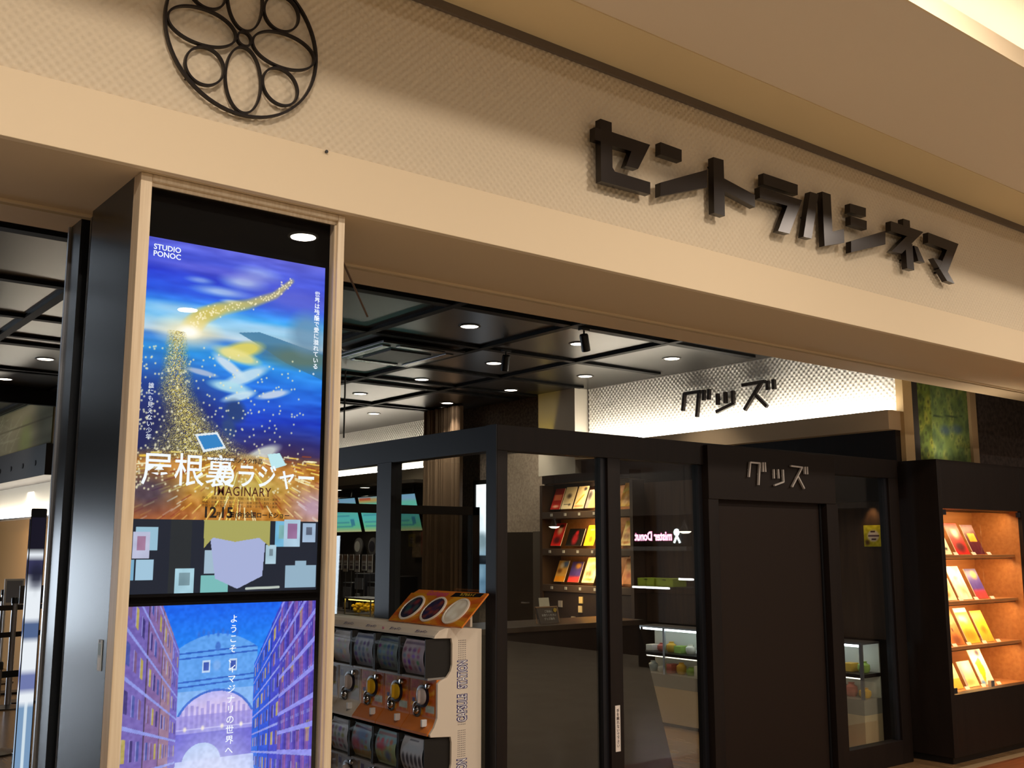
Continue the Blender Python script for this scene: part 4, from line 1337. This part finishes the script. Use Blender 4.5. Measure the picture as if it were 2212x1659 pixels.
rack(0, [(8.50, .15, .235, 'red', 'dark red booklet at the left end of the top rack shelf'),
         (8.33, .165, .245, 'pale_face', 'cream booklet with dark blotches on the top rack shelf'),
         (8.135, .155, .245, 'pale_dark', 'cream yellow booklet with a dark top corner on the top rack shelf'),
         (7.955, .175, .20, 'grey_peach', 'shorter peach booklet with grey edge on the top rack shelf, beside the post'),
         (7.45, .15, .25, 'gold_stripe', 'gold and peach booklet right of the booth post, top rack shelf')])
rack(1, [(8.50, .16, .25, 'crimson', 'red booklet on the middle rack shelf behind the mirrored lamp'),
         (8.26, .24, .185, 'blackred', 'wide black booklet with a red figure shape, middle rack shelf'),
         (7.98, .15, .22, 'yellow', 'plain yellow booklet on the middle rack shelf'),
         (7.765, .14, .20, 'peach', 'peach booklet half hidden by the booth post, middle rack shelf'),
         (7.45, .15, .26, 'cream_figs', 'cream and brown booklet right of the booth post, middle rack shelf')])
rack(2, [(8.45, .16, .23, 'skyorange', 'orange booklet with blue sky corner on the bottom rack shelf'),
         (8.235, .17, .22, 'purple', 'purple booklet with red foot on the bottom rack shelf'),
         (8.015, .18, .265, 'cream_figs', 'tall cream booklet with little figures on the bottom rack shelf'),
         (7.765, .10, .16, 'pink', 'small pink booklet beside the booth post, bottom rack shelf'),
         (7.45, .15, .26, 'peach', 'peach booklet right of the booth post, bottom rack shelf')])
for row in range(3):
    for i in range(4):
        y = 8.42 - i * .22 + .03 * (row % 2)
        z = RZ[row] - .045
        o = MB().box(7.132, 7.14, y - .03, y, z, z + .028).build('price_card', M('rack_card_paper', '#9aa0a6', .6))
        tagp(o, label='small price card on the %s rack shelf edge, %s from the pillar side' % (('top', 'middle', 'bottom')[row], ordn[i]), category='price card', group='price cards on the wall rack')
for y, z, c in ((7.98, 1.02, '#d8c48a'), (7.99, .93, '#cfc2a0'), (8.30, .97, '#8a8a90'), (8.1, .82, '#a09a90'), (7.95, .80, '#b0aca0')):
    o = MB().box(7.148, 7.16, y - .035, y + .02, z - .03, z + .035).build('notice_slip', M('slip_' + c[1:], c, .6))
    tagp(o, label='small paper slip stuck on the dark cabinet under the booklet rack', category='paper slip', group='paper slips under the rack')

ct = thing('service_counter', (4.8, 5.5, 0), 'dark brown service counter with an added splay for a reflected edge inside the glass booth', 'counter')
MB().box(3.52, 5.32, 5.27, 5.75, 1.015, 1.05).build('counter_top', M('counter_top_laminate', '#4a3a2e', .35), ct, .003)
MB().prism([(3.55, 5.30, 0), (5.62, 5.30, 0), (5.30, 5.30, 1.015), (3.55, 5.30, 1.015)], (0, 0, 0), (0, .03, 0)).build('front_panel', M('counter_front', '#241811', .4), ct)  # slanted end is invented, shaped after a reflected edge
MB().prism([(3.55, 5.33, 0), (5.62, 5.33, 0), (5.30, 5.33, 1.015), (3.55, 5.33, 1.015)], (0, 0, 0), (0, .36, 0)).build('body', M('counter_front', '#241811', .4), ct)
t = thing('card_stand', (4.56, 5.42, 1.05), 'little wooden stand holding a blank white card on the counter', 'card stand')
MB().prism([(4.47, 5.38, 1.052), (4.63, 5.38, 1.052), (4.63, 5.42, 1.15), (4.47, 5.42, 1.15)], (0, 0, 0), (0, .01, 0)).build('board', M('stand_board', '#6d5f56', .6), t)
MB().prism([(4.50, 5.425, 1.14), (4.59, 5.425, 1.14), (4.598, 5.45, 1.215), (4.512, 5.45, 1.215)], (0, 0, 0), (0, .003, 0)).build('card', M('white_card', '#e8dcc2', .7), t)
MB().tube([(4.455, 5.40, 1.052), (4.455, 5.42, 1.155), (4.645, 5.42, 1.155), (4.65, 5.40, 1.052)], .006, 8).build('wire_frame', M('stand_wood', '#b08a68', .5), t)
MB().lathe((4.612, 5.405, 1.135), [(.014, 0), (.014, .006)], (0, -1, 0), 14).build('round_badge', M('badge_yellow', '#d8b24a', .5), t)
for i in range(3):
    text('lettering', ['ご自由に', 'お取りください', 'グッズ案内'][i], FR((4.55, 5.395 - i * .006, 1.128 - i * .024), (1, 0, 0), (0, .38, .92)), .018, M('white_print', '#f2eee8', .5), t)

sc = thing('glass_showcase', (7.0, 5.8, 0), 'long low glass showcase with bright lamps and wrapped goods behind the booth glass', 'showcase')
MB().box(6.9, 7.13, 4.60, 6.92, .03, .33).build('base', M('beige_laminate', '#cdb791', .4), sc, .003)
MB().box(6.9, 7.13, 4.60, 6.92, .33, .44).build('drawer_band', M('grey_laminate', '#8f8b80', .3), sc)
MB().box(6.93, 7.13, 4.60, 6.92, 0, .03).build('toe_kick', BLACKM, sc)
MB().box(6.9, 7.13, 4.60, 6.92, .595, .622).build('middle_rail', BLACKM, sc)
MB().box(6.895, 7.13, 4.60, 6.92, .835, .85).build('top_rail', STEEL, sc)
MB().box(7.118, 7.13, 4.60, 6.92, .44, .835).build('back_panel', M('showcase_back', '#c9cabb', .5), sc)
MB().box(6.9, 6.903, 4.60, 6.92, .44, .835).build('front_pane', GLASS, sc)
for y in (4.61, 5.36, 6.60, 6.91):
    MB().box(6.898, 6.915, y - .012, y + .012, .44, .84).build('post', STEEL, sc)
MB().box(6.925, 6.945, 4.64, 6.88, .815, .832).build('lamp', glow('case_lamp', '#eaf6ff', 9), sc)
MB().box(6.925, 6.94, 4.64, 6.88, .583, .593).build('lamp', glow('case_lamp_low', '#fff2dc', 3), sc)
cc = ['#e8e6da', '#9fbf5a', '#d8d2b8', '#c46a5a', '#e9e4d0', '#b8c4c8', '#e0b040', '#f0efe6']
for i in range(20):
    y = 6.86 - i * .115
    for tier, (z0, hh) in enumerate(((.622, .09), (.44, .10))):
        c = cc[(i * 3 + tier * 5) % 8]
        nm = ['gift_box', 'wrapped_pack', 'plush_bag'][(i + tier) % 3]
        h = hh * (.6 + .4 * ((i * 7 + tier * 3) % 5) / 4)
        mb = MB()
        if (i + tier) % 3 == 0:
            mb.box(6.98, 7.08, y - .04, y + .04, z0 + .001, z0 + h)
            o = mb.build(nm, M('goods_' + c[1:], c, .5), None, .003)
        else:
            mb.lathe((7.03, y, z0 + .001), [(.034, 0), (.046, h * .3), (.044, h * .7), (.02, h * .9), (.026, h)], (0, 0, 1), 12)
            o = mb.build(nm, M('goods_' + c[1:], c, .5))
        tagp(o, label='small wrapped souvenir standing in a row on a tier of the low glass showcase', category='souvenir', group='souvenirs in the glass showcase')
wb = MB().box(7.29, 7.299, 4.58, 7.19, .85, 2.17).build('wall_right.006', M('case_wall_wood', '#4a3524', .5, wood=('#3c2a1c', (8, 8, .6))), kind='structure')
light('end_wash', 'SPOT', (7.235, 4.70, 1.895), 2.2, (1, .6, .28), .02, aim=(.25, -.02, -1), spot=75)
S(MB().box(7.20, 7.29, 4.58, 5.0, 1.905, 2.17), 'trim_50', DARKLAM)
yp = MB().box(7.287, 7.2895, 4.625, 4.785, 1.555, 1.72).build('yellow_notice', M('notice_back', '#d8cf2a', .6))
tagp(yp, label='small yellow notice with a white burst pinned on the brown wall behind the narrow pane', category='notice')
a = Art(24, 26, (206, 200, 40)).noise(60, (12, 12)).blob(.52, .5, .3, .26, (236, 226, 220), 1, .15).rect(.36, .28, .62, .34, (70, 40, 50)).rect(.26, .46, .84, .54, (90, 60, 80)).rect(.4, .63, .66, .68, (70, 50, 60)).blob(.2, .8, .12, .12, (80, 50, 30), .9)
pic('print', west(7.2865, 4.785, 1.555), .16, .165, a.a, picmat('paper_print'), yp)
st = MB().box(4.215, 4.252, 4.4165, 4.4199, .415, .665).build('vertical_sticker', M('sticker_white', '#efe2d6', .5))
tagp(st, label='narrow white vertical sticker with dark characters on the booth post', category='sticker')
text('lettering', '\n'.join('手を触れないで下さい'), front(4.2335, 4.4158, .54), .0215, M('sticker_ink', '#3a2a26', .6), st, bold=.0004, line=.98)

# ------------------------------------------------------------------ moss panel behind the cabinet
mp = thing('moss_wall_panel', (8.05, 4.6, 2.1), 'framed green moss panel behind the display cabinet, right half greyed by painted reflections', 'wall panel')
a = Art(90, 66, (92, 104, 34))
for i in range(520):
    u, v = RNG.random(), RNG.random()
    c = [(120, 132, 44), (70, 84, 28), (150, 150, 56), (54, 70, 30), (100, 120, 50)][i % 5]
    r = .018 + .022 * RNG.random()
    a.blob(u, v, r, r * 1.3, c, .8, .5).blob(u, v, r * .45, r * .55, (60, 66, 26), .8, .4)
a.rect(.42, 0, 1, 1, (110, 140, 120), .30).blob(.12, .16, .03, .04, (240, 230, 160), .9).blob(.18, .9, .06, .05, (180, 180, 190), .8, .5).blob(.28, .9, .06, .06, (24, 30, 16), .9)  # grey over the right half is a reflection painted in
a.line(.45, .84, .95, .87, .004, (20, 30, 24)).line(.45, .45, .9, .42, .004, (40, 56, 40)).blob(.62, .56, .08, .04, (60, 80, 100), .7).blob(.8, .54, .08, .04, (60, 80, 100), .7)  # the lower dark line is a painted cable shadow
pic('moss_sheet', front(7.56, 4.555, 2.1), 1.02, .95, a.a, picmat('moss_print', 0, .8), mp, curve=lambda u, v: .004 * np.sin(u * 160) * np.sin(v * 150))
MB().box(7.50, 7.56, 4.53, 4.6, 2.1, 3.1).build('frame_stile', M('panel_edge_wood', '#c9ac7c', .6), mp)
MB().box(8.58, 8.68, 4.53, 4.6, 2.1, 3.1).build('frame_stile', M('panel_edge_wood2', '#a58a66', .6), mp)
MB().box(7.56, 8.58, 4.57, 4.6, 2.1, 3.1).build('backing', BLACKM, mp)

light('moss_fill', 'SPOT', (8.05, 4.25, 2.22), 9, SOFT, .03, aim=(0, .28, 1), spot=150)  # hidden uplight added because the moss came out too dark

# ------------------------------------------------------------------ curtain of wooden slats, food counter at the back
cu = thing('slatted_curtain', (6.95, 10.2, 0), 'brown pleated curtain hanging from the black ceiling deep inside the shop', 'curtain')
nx = 80
vs, fs = [], []
for i in range(nx + 1):
    y = 9.86 + .74 * i / nx
    x = 6.98 + .045 * math.sin(i * 1.05) + .012 * math.sin(i * .37)
    vs += [(x, y, .02), (x + .01 * math.sin(i * 2), y, 3.19)]
for i in range(nx):
    fs.append((2 * i, 2 * i + 2, 2 * i + 3, 2 * i + 1))
MB().add(vs, fs, True).build('cloth', M('curtain_brown', '#86705a', .7), cu)
MB().tube([(6.98, 9.82, 3.195), (6.98, 10.64, 3.195)], .012, 8).build('rail', BLACKM, cu)

for i, y0 in enumerate((13.05, 12.16, 11.40)):
    ms = thing('menu_screen', (7.1, y0, 1.98), 'turquoise lit menu screen tilted down over the food counter, %s from the poster pillar' % ordn[i], 'menu screen', 'menu screens over the food counter')
    F = FR((7.08, y0, 1.755), (0, -1, 0), Vector((-.26, 0, .965)))
    w_ = (.80, .70, .62, .62)[i]
    h_ = .46
    MB().prism([F.p(-.012, -.012), F.p(w_ + .012, -.012), F.p(w_ + .012, h_ + .012), F.p(-.012, h_ + .012)], (0, 0, 0), F.n * -.03).build('bezel', BZ, ms)
    a = Art(40, 26).ramp([(0, (130, 190, 220)), (.12, (230, 170, 90) if i % 2 else (150, 190, 230)), (.22, (120, 214, 190)), (.6, (104, 214, 214)), (.85, (120, 220, 170)), (1, (230, 210, 150))])
    a.rect(.06, .05, .45, .12, (210, 90, 60), .8)
    for r in range(6):
        a.rect(.08, .3 + r * .1, .5 + .3 * RNG.random(), .33 + r * .1, (70, 150, 180), .7)
    a.rect(.7, .6, .82, .8, (50, 110, 170), .6)
    pic('picture', FR(F.p(0, 0, .001), F.x, F.y), w_, h_, a.a, picmat('menu_picture', .75, .3), ms)
    MB().tube([(7.12, y0 - w_ / 2, 2.1), (7.16, y0 - w_ / 2, 2.33)], .015, 8).build('bracket', BLACKM, ms)
for y, i in ((12.75, 0), (12.0, 1), (11.3, 2)):
    tree_copy([o for o in bpy.data.objects if o.name == 'downlight.015'][0] if 'downlight.015' in bpy.data.objects else mall, (6.97, y, 2.33), 'small downlight under the food counter soffit, %s from the poster pillar' % ordn[i], 'food counter downlights')
fc = thing('food_counter', (6.6, 12, 0), 'dark food counter along the back wall seen through the booth glass', 'counter')
MB().box(6.35, 7.2, 10.75, 14.8, 0, .70).build('body', M('food_counter_front', '#1d1815', .5), fc)
MB().box(6.30, 7.25, 10.72, 14.8, .70, .73).build('counter_top', M('food_counter_top', '#3c352e', .35), fc)
pcase = thing('popcorn_case', (6.2, 10.9, .73), 'small glass case of yellow popcorn glowing on the food counter', 'popcorn case')
MB().box(6.38, 6.70, 10.80, 11.42, .731, .75).build('base', STEEL, pcase)
MB().box(6.38, 6.70, 10.80, 11.42, .93, .95).build('lid', STEEL, pcase)
mb = MB()
for i in range(70):
    x, y, z = 6.44 + .20 * RNG.random(), 10.85 + .52 * RNG.random(), .76 + .09 * RNG.random()
    mb.lathe((x, y, z), [(.008, 0), (.026, .014), (.022, .03), (.006, .04)], (0, 0, 1), 7)
mb.build('popcorn', M('popcorn_yellow', '#e8c84a', .7), pcase, kind='stuff')
MB().box(6.42, 6.44, 10.83, 11.39, .915, .928).build('lamp', glow('popcorn_lamp', '#ffd860', 7), pcase)
for y in (10.80, 11.41):
    for x in (6.38, 6.688):
        MB().box(x, x + .012, y, y + .012, .75, .93).build('post', STEEL, pcase)
MB().box(6.378, 6.382, 10.81, 11.41, .75, .93).build('front_pane', GLASS, pcase)
mach = [(12.10, .9, 'a'), (11.80, 1.02, 'b'), (11.48, .92, 'c'), (11.02, 1.0, 'd')]
for i, (y, zt, nm) in enumerate(mach):
    m = thing('drink_machine', (6.95, y, .73), 'black drink machine on the food counter, %s from the curtain' % ordn[3 - i], 'drink machine', 'drink machines on the food counter')
    MB().box(6.80, 7.10, y - .125, y + .125, .731, zt + .2).build('body', M('machine_black', '#1d1d22', .35), m, .01)
    MB().box(6.79, 6.802, y - .1, y + .1, zt, zt + .14).build('panel', M('machine_panel', '#6a6c74', .3), m)
    MB().box(6.76, 6.81, y - .03, y + .03, zt - .12, zt - .05).build('spout', STEEL, m)
    MB().box(6.74, 6.80, y - .1, y + .1, .731, .755).build('drip_tray', STEEL, m)
    a = Art(16, 20, (206, 208, 210)).rect(.1, .1, .9, .4, (150, 130, 120)).rect(.2, .55, .8, .6, (60, 60, 70)).rect(.2, .7, .8, .9, (90, 90, 110)).noise(40)
    for q, dy in enumerate((-.13, .015)):
        s = MB().box(6.72, 6.724, y + dy, y + dy + .115, 1.24 + .02 * q, 1.46).build('counter_notice', M('notice_white', '#d8dadc', .6))
        MB().box(6.721, 6.724, y + dy + .05, y + dy + .06, .731, 1.25).build('stem', STEEL, s)
        tagp(s, label='pale notice on a stem at the food counter, %s pair from the curtain, %s half' % (ordn[3 - i], ('near', 'far')[q]), category='notice', group='notices along the food counter')
        pic('print', west(6.7195, y + dy + .115, 1.26), .115, .20, a.a, picmat('paper_print'), s)
fp = MB().box(7.48, 7.50, 11.2, 11.62, 1.42, 1.76).build('framed_poster', M('poster_board', '#5a5048', .6))
tagp(fp, label='brown and red poster on the wall behind the food counter, beside the curtain', category='poster')
a = Art(20, 28, (120, 104, 84)).rect(.5, .05, .95, .9, (150, 74, 66)).blob(.3, .35, .2, .14, (40, 34, 30), .8).blob(.7, .45, .18, .2, (190, 100, 90), .7).noise(60)
pic('print', west(7.478, 11.62, 1.42), .42, .34, a.a, picmat('paper_print'), fp)
for i, y in enumerate((12.95, 12.55, 12.3)):
    o = MB().lathe((7.45, y, 1.56), [(.12, 0), (.12, .02), (.09, .03)], (-1, 0, 0), 6 if i == 2 else 20).build('wall_plaque', M('plaque_grey', '#5d5c5c', .5))
    tagp(o, label='%s grey plaque on the dark wall behind the food counter' % ('pale oval', 'round dark-faced', 'hexagonal')[i], category='plaque', group='plaques behind the food counter')
    MB().lathe((7.419, y, 1.56), [(.075, 0), (.075, .004)], (-1, 0, 0), 20).build('face', M('plaque_face_%d' % i, ('#a8a8a4', '#2a2a34', '#3a3a3c')[i], .5), o)

# ------------------------------------------------------------------ ceiling equipment
ac = thing('air_conditioner', (4.63, 7.45, 3.2), 'square black ceiling air conditioner cassette with louvred edges', 'air conditioner')
MB().box(4.22, 5.02, 7.02, 7.92, 3.165, 3.186).build('panel', M('ac_black', '#1a1a1c', .35), ac, .004)
MB().box(4.42, 4.82, 7.24, 7.70, 3.155, 3.166).build('intake_grille', M('ac_dark', '#101012', .45), ac)
for (x0, x1, y0, y1) in ((4.27, 4.35, 7.12, 7.82), (4.89, 4.97, 7.12, 7.82), (4.40, 4.84, 7.06, 7.13), (4.40, 4.84, 7.80, 7.87)):
    MB().box(x0, x1, y0, y1, 3.157, 3.165).build('louvre', M('ac_louvre', '#5a5a5c', .25, .3), ac, .003)
for (x, y, lb, b) in ((5.19, 5.72, 'black track spotlight hanging from the batten right of the ceiling downlights', (.05, .03, -.11)), (5.26, 6.77, 'dimmer black track spotlight deeper in the ceiling, left of the first', (.02, .05, -.11))):
    s = thing('track_spotlight', (x, y, 3.19), lb, 'spotlight', 'track spotlights')
    MB().box(x - .04, x + .04, y - .02, y + .02, 3.168, 3.186).build('adapter', BLACKM, s)
    MB().tube([(x, y, 3.17), (x, y, 3.12)], .007, 8).build('stem', BLACKM, s)
    c = Vector((x, y, 3.12))
    d = Vector(b).normalized()
    MB().lathe(c - d * .02, [(.03, 0), (.034, .01), (.034, .13), (.028, .132), (.026, .12)], d, 18).build('lamp_head', BLACKM, s)
hr = MB().tube([(4.70, 8.5, 3.188), (4.70, 8.5, 2.55)], .008, 8).build('hanging_rod', M('rod_grey', '#50504c', .4, .5))
tagp(hr, label='thin grey rod hanging from the ceiling just right of the poster pillar', category='rod')
dome = thing('security_camera', (1.02, 4.35, 3.2), 'dark dome camera under the ceiling left of the pillar', 'camera')
MB().lathe((1.04, 4.6, 3.208), [(.075, 0), (.075, -.03), (.06, -.04)], (0, 0, 1), 20).build('housing', BLACKM, dome)
MB().lathe((1.04, 4.6, 3.17), [(.055, 0), (.05, -.03), (.03, -.048), (.002, -.054)], (0, 0, 1), 20).build('dome', M('dome_black', '#060606', .1), dome)

# ------------------------------------------------------------------ left of the pillar: mural, kiosk, queue ropes
mu = MB().box(3.005, 3.018, 11.9, 16.4, 2.665, 3.205).build('mural_panel', M('mural_board', '#6d6a3a', .7))
tagp(mu, label='olive green painted mural above the dark bulkhead at the far left', category='mural')
a = Art(80, 30, (112, 106, 76)).noise(40, (10, 6)).blob(.2, .8, .2, .4, (104, 116, 60), .6).blob(.75, .8, .06, .4, (112, 126, 62), .6).blob(.5, .6, .15, .4, (124, 116, 94), .6)
for i in range(16):
    a.line(.35 + .3 * RNG.random(), RNG.random(), .35 + .35 * RNG.random(), RNG.random(), .004, (140, 140, 110), .6)
a.line(0, .42, 1, .46, .004, (70, 64, 36))
pic('painting', west(3.004, 16.4, 2.67), 4.5, .53, a.a, picmat('moss_print', 0, .8), mu)
kk = thing('poster_kiosk', (1.24, 5.0, 0), 'slim free standing lit poster kiosk seen edge-on beside the dark pillar', 'kiosk')
MB().prism([(1.188, 4.95, .02), (1.252, 4.94, .02), (1.40, 5.53, .02), (1.336, 5.545, .02)], (0, 0, 0), (0, 0, 1.70)).build('casing', M('kiosk_dark', '#1b1b22', .3), kk, .006)
a = Art(20, 60, (232, 238, 244)).rect(0, 0, 1, .10, (22, 20, 34)).rect(0, .12, 1, .165, (54, 54, 88)).blob(.6, .165, .5, .03, (30, 32, 50), .9).rect(0, .28, 1, .33, (80, 100, 140)).rect(0, .42, 1, .47, (110, 120, 170)).rect(0, .50, 1, 1, (120, 152, 186)).rect(.4, .5, .6, 1, (206, 222, 232))
pic('picture', FR((1.330, 5.535, .08), (-.148, -.59, 0), (0, 0, 1)), .58, 1.6, a.a, picmat('kiosk_picture', 1.0, .3), kk)
pic('edge_picture', front(1.190, 4.938, .08), .058, 1.6, a.a, picmat('kiosk_picture', 1.0, .3), kk)
MB().prism([(1.16, 4.94, 0), (1.28, 4.92, 0), (1.43, 5.55, 0), (1.31, 5.57, 0)], (0, 0, 0), (0, 0, .02)).build('foot', BLACKM, kk)


def post(x, y, lb, h=.95, arms=()):
    s = thing('queue_post', (x, y, 0), lb, 'queue post', 'queue rope posts')
    MB().lathe((x, y, 0), [(.17, 0), (.17, .012), (.05, .03), (.03, .035)], (0, 0, 1), 24).build('base', M('post_base', '#4a4640', .3, .6), s)
    MB().tube([(x, y, .03), (x, y, h)], .028, 14).build('pole', STEEL, s)
    MB().lathe((x, y, h), [(.034, 0), (.034, .05), (.028, .06)], (0, 0, 1), 16).build('cap', BLACKM, s)
    for (dx, dy, ln, z) in arms:
        MB().bar((x, y, h - z), (x + dx * ln, y + dy * ln, h - z), .05, .004, (dy, -dx, 0)).build('belt', BLACKM, s)
    return s


post(2.62, 11.3, 'chrome queue post with black belts in front of the ochre wall, farthest left', 1.0, ((.95, .3, .6, .04), (-.95, -.3, .8, .04), (.95, .3, .6, .3), (-.95, -.3, .8, .3)))
post(2.98, 13.4, 'chrome queue post behind the framed sign, nearer the ochre wall', 1.0, ((-1, .1, .9, .05),))
post(1.98, 8.9, 'nearest queue post, its dark foot showing beside the kiosk', .62, ((1, .2, .25, .04),))
ss = thing('sign_stand', (2.72, 11.6, 0), 'floor stand with a dark framed notice board behind the queue belts', 'sign stand')
MB().box(2.73, 3.02, 11.6, 11.62, .98, 1.16).build('board', M('notice_board_dark', '#4a4440', .5), ss)
MB().box(2.86, 2.89, 11.61, 11.63, .02, .98).build('pole', STEEL, ss)
MB().box(2.70, 3.04, 11.5, 11.75, 0, .02).build('foot', BLACKM, ss)
for i in range(3):
    text('lettering', ['ご案内', '最後尾', 'こちらから'][i], front(2.875, 11.599, 1.125 - i * .05), .034, M('board_ink', '#9a948c', .6), ss)
ws = thing('sign_stand', (2.74, 12.4, 0), 'taller floor stand with a white framed grey panel behind the dark notice board', 'sign stand')
MB().box(2.76, 2.96, 12.4, 12.42, .93, 1.21).build('frame', M('stand_frame_white', '#e6e4e0', .4), ws, .004)
MB().box(2.78, 2.94, 12.396, 12.40, .96, 1.19).build('panel', M('stand_panel_grey', '#8d93a0', .4), ws)
MB().box(2.77, 2.79, 12.41, 12.43, .02, .93).build('leg', M('stand_frame_white', '#e6e4e0', .4), ws)
MB().box(2.70, 3.0, 12.3, 12.52, 0, .02).build('foot', BLACKM, ws)
yb = MB().box(2.83, 2.93, 13.8, 13.9, .55, .9).build('yellow_bin', M('yellow_plastic', '#e8c040', .5))
MB().box(2.81, 2.95, 13.78, 13.92, 0, .55).build('stand', M('bin_stand', '#3a3630', .5), yb)
tagp(yb, label='small bright yellow container behind the queue posts', category='container')
rb = thing('rolling_base', (2.06, 8.4, 0), 'low black box on the wooden floor at the bottom left edge', 'box')
MB().box(2.02, 2.12, 8.35, 8.48, .002, .07).build('body', BLACKM, rb, .005)
MB().box(2.035, 2.105, 8.36, 8.47, .07, .075).build('lid', M('lid_grey', '#55585a', .3), rb)

# ------------------------------------------------------------------ doughnut shop across the corridor (seen mirrored in the booth glass)
DX = 11.0
S(MB().box(DX, DX + .2, -7, 2.9, 0, 4.1), 'wall_right.007', M('doughnut_wall', '#3b2a20', .7))
S(MB().box(DX - .35, DX, -7, 2.9, 2.0, 2.6), 'trim_60', M('doughnut_fascia', '#3a332e', .6))
db = thing('doughnut_sign', (DX - .1, -1.8, 1.7), 'pink and white lit doughnut shop sign, read mirrored in the booth glass', 'sign')
MB().box(DX - .12, DX - .02, -2.3, -1.0, 1.585, 1.83).build('board', M('doughnut_board', '#140c10', .5), db)
MB().box(DX - .13, DX - .02, -2.3, -1.0, 1.50, 1.56).build('trim', M('doughnut_trim', '#8a8e94', .4), db)
text('lettering', 'mister Donut', west(DX - .126, -1.64, 1.70), .175, glow('pink_white_neon', '#ffd9ea', 14), db, bold=.005, sx=.76)
text('lettering_edge', 'mister Donut', west(DX - .123, -1.64, 1.70), .175, glow('pink_neon', '#f0409a', 6), db, bold=.010, sx=.76)
MB().lathe((DX - .125, -1.18, 1.755), [(.05, 0), (.05, .01), (.001, .012)], (-1, 0, 0), 24).build('logo_ring', glow('white_neon', '#e6f4f6', 14), db)
MB().bar((DX - .126, -1.18, 1.71), (DX - .126, -1.125, 1.61), .026, .01, (1, 0, 0)).bar((DX - .126, -1.18, 1.71), (DX - .126, -1.235, 1.61), .026, .01, (1, 0, 0)).build('logo_legs', bpy.data.materials['white_neon'], db)
for i, (x, y, z) in enumerate(((10, -.22, 1.75), (10, -2.79, 1.85))):
    p = thing('pendant_lamp', (x, y, z), ('black pendant lamp of the doughnut shop mirrored right of the lit sign', 'black pendant lamp of the doughnut shop mirrored over the booklet rack')[i], 'pendant lamp', 'doughnut shop pendants')
    MB().lathe((x, y, z), [(.085, 0), (.08, .02), (.035, .07), (.025, .12), (.015, .15)], (0, 0, 1), 24).build('shade', BLACKM, p)
    MB().lathe((x, y, z - .012), [(.035, -.015), (.06, -.006), (.078, .012)], (0, 0, 1), 20).build('lens', glow('pendant_glow', '#fff2dc', 16), p)
    MB().tube([(x, y, z + .15), (x, y, 4.09)], .006, 6).build('cord', BLACKM, p)
su_ = thing('serving_shelf', (9.9, -.8, 0), 'black doughnut serving shelf unit with bright strip lamps across the corridor', 'shelf unit')
MB().box(9.9, 10.3, -1.1, .05, 1.02, 1.045).build('shelf', BLACKM, su_)
MB().box(9.89, 9.9, -1.08, -.42, 1.02, 1.045).build('lamp', glow('shelf_lamp', '#ffffff', 16), su_)
MB().box(9.89, 9.9, -.25, .03, 1.14, 1.165).build('lamp', glow('shelf_lamp', '#ffffff', 16), su_)
MB().box(10.0, 10.3, -1.1, .05, 0, .95).build('counter', M('doughnut_counter', '#231913', .5), su_)
for y in (-1.1, -.36, .03):
    MB().box(10.27, 10.3, y, y + .02, .95, 1.3).build('post', BLACKM, su_)
for i, y in enumerate((-1.04, -.71)):
    g = thing('green_box', (10.05, y, 1.05), 'lime green doughnut box on the serving shelf, %s one' % ('far', 'near')[i], 'box', 'lime green boxes')
    MB().box(9.95, 10.2, y, y + .30, 1.047, 1.15).build('body', M('lime_card', '#b4cc3a', .6, emit='#a8c030', es=0.0), g)
    MB().box(9.948, 9.95, y + .12, y + .18, 1.125, 1.14).build('slot', BLACKM, g)
    light('box_wash', 'SPOT', (9.5, y + .15, 1.7), 8, SOFT, .05, aim=(.5, 0, -.6), spot=40, parent=g)
light('doughnut_wash', 'POINT', (10.2, -2, 2.6), 14, WARM, .05)
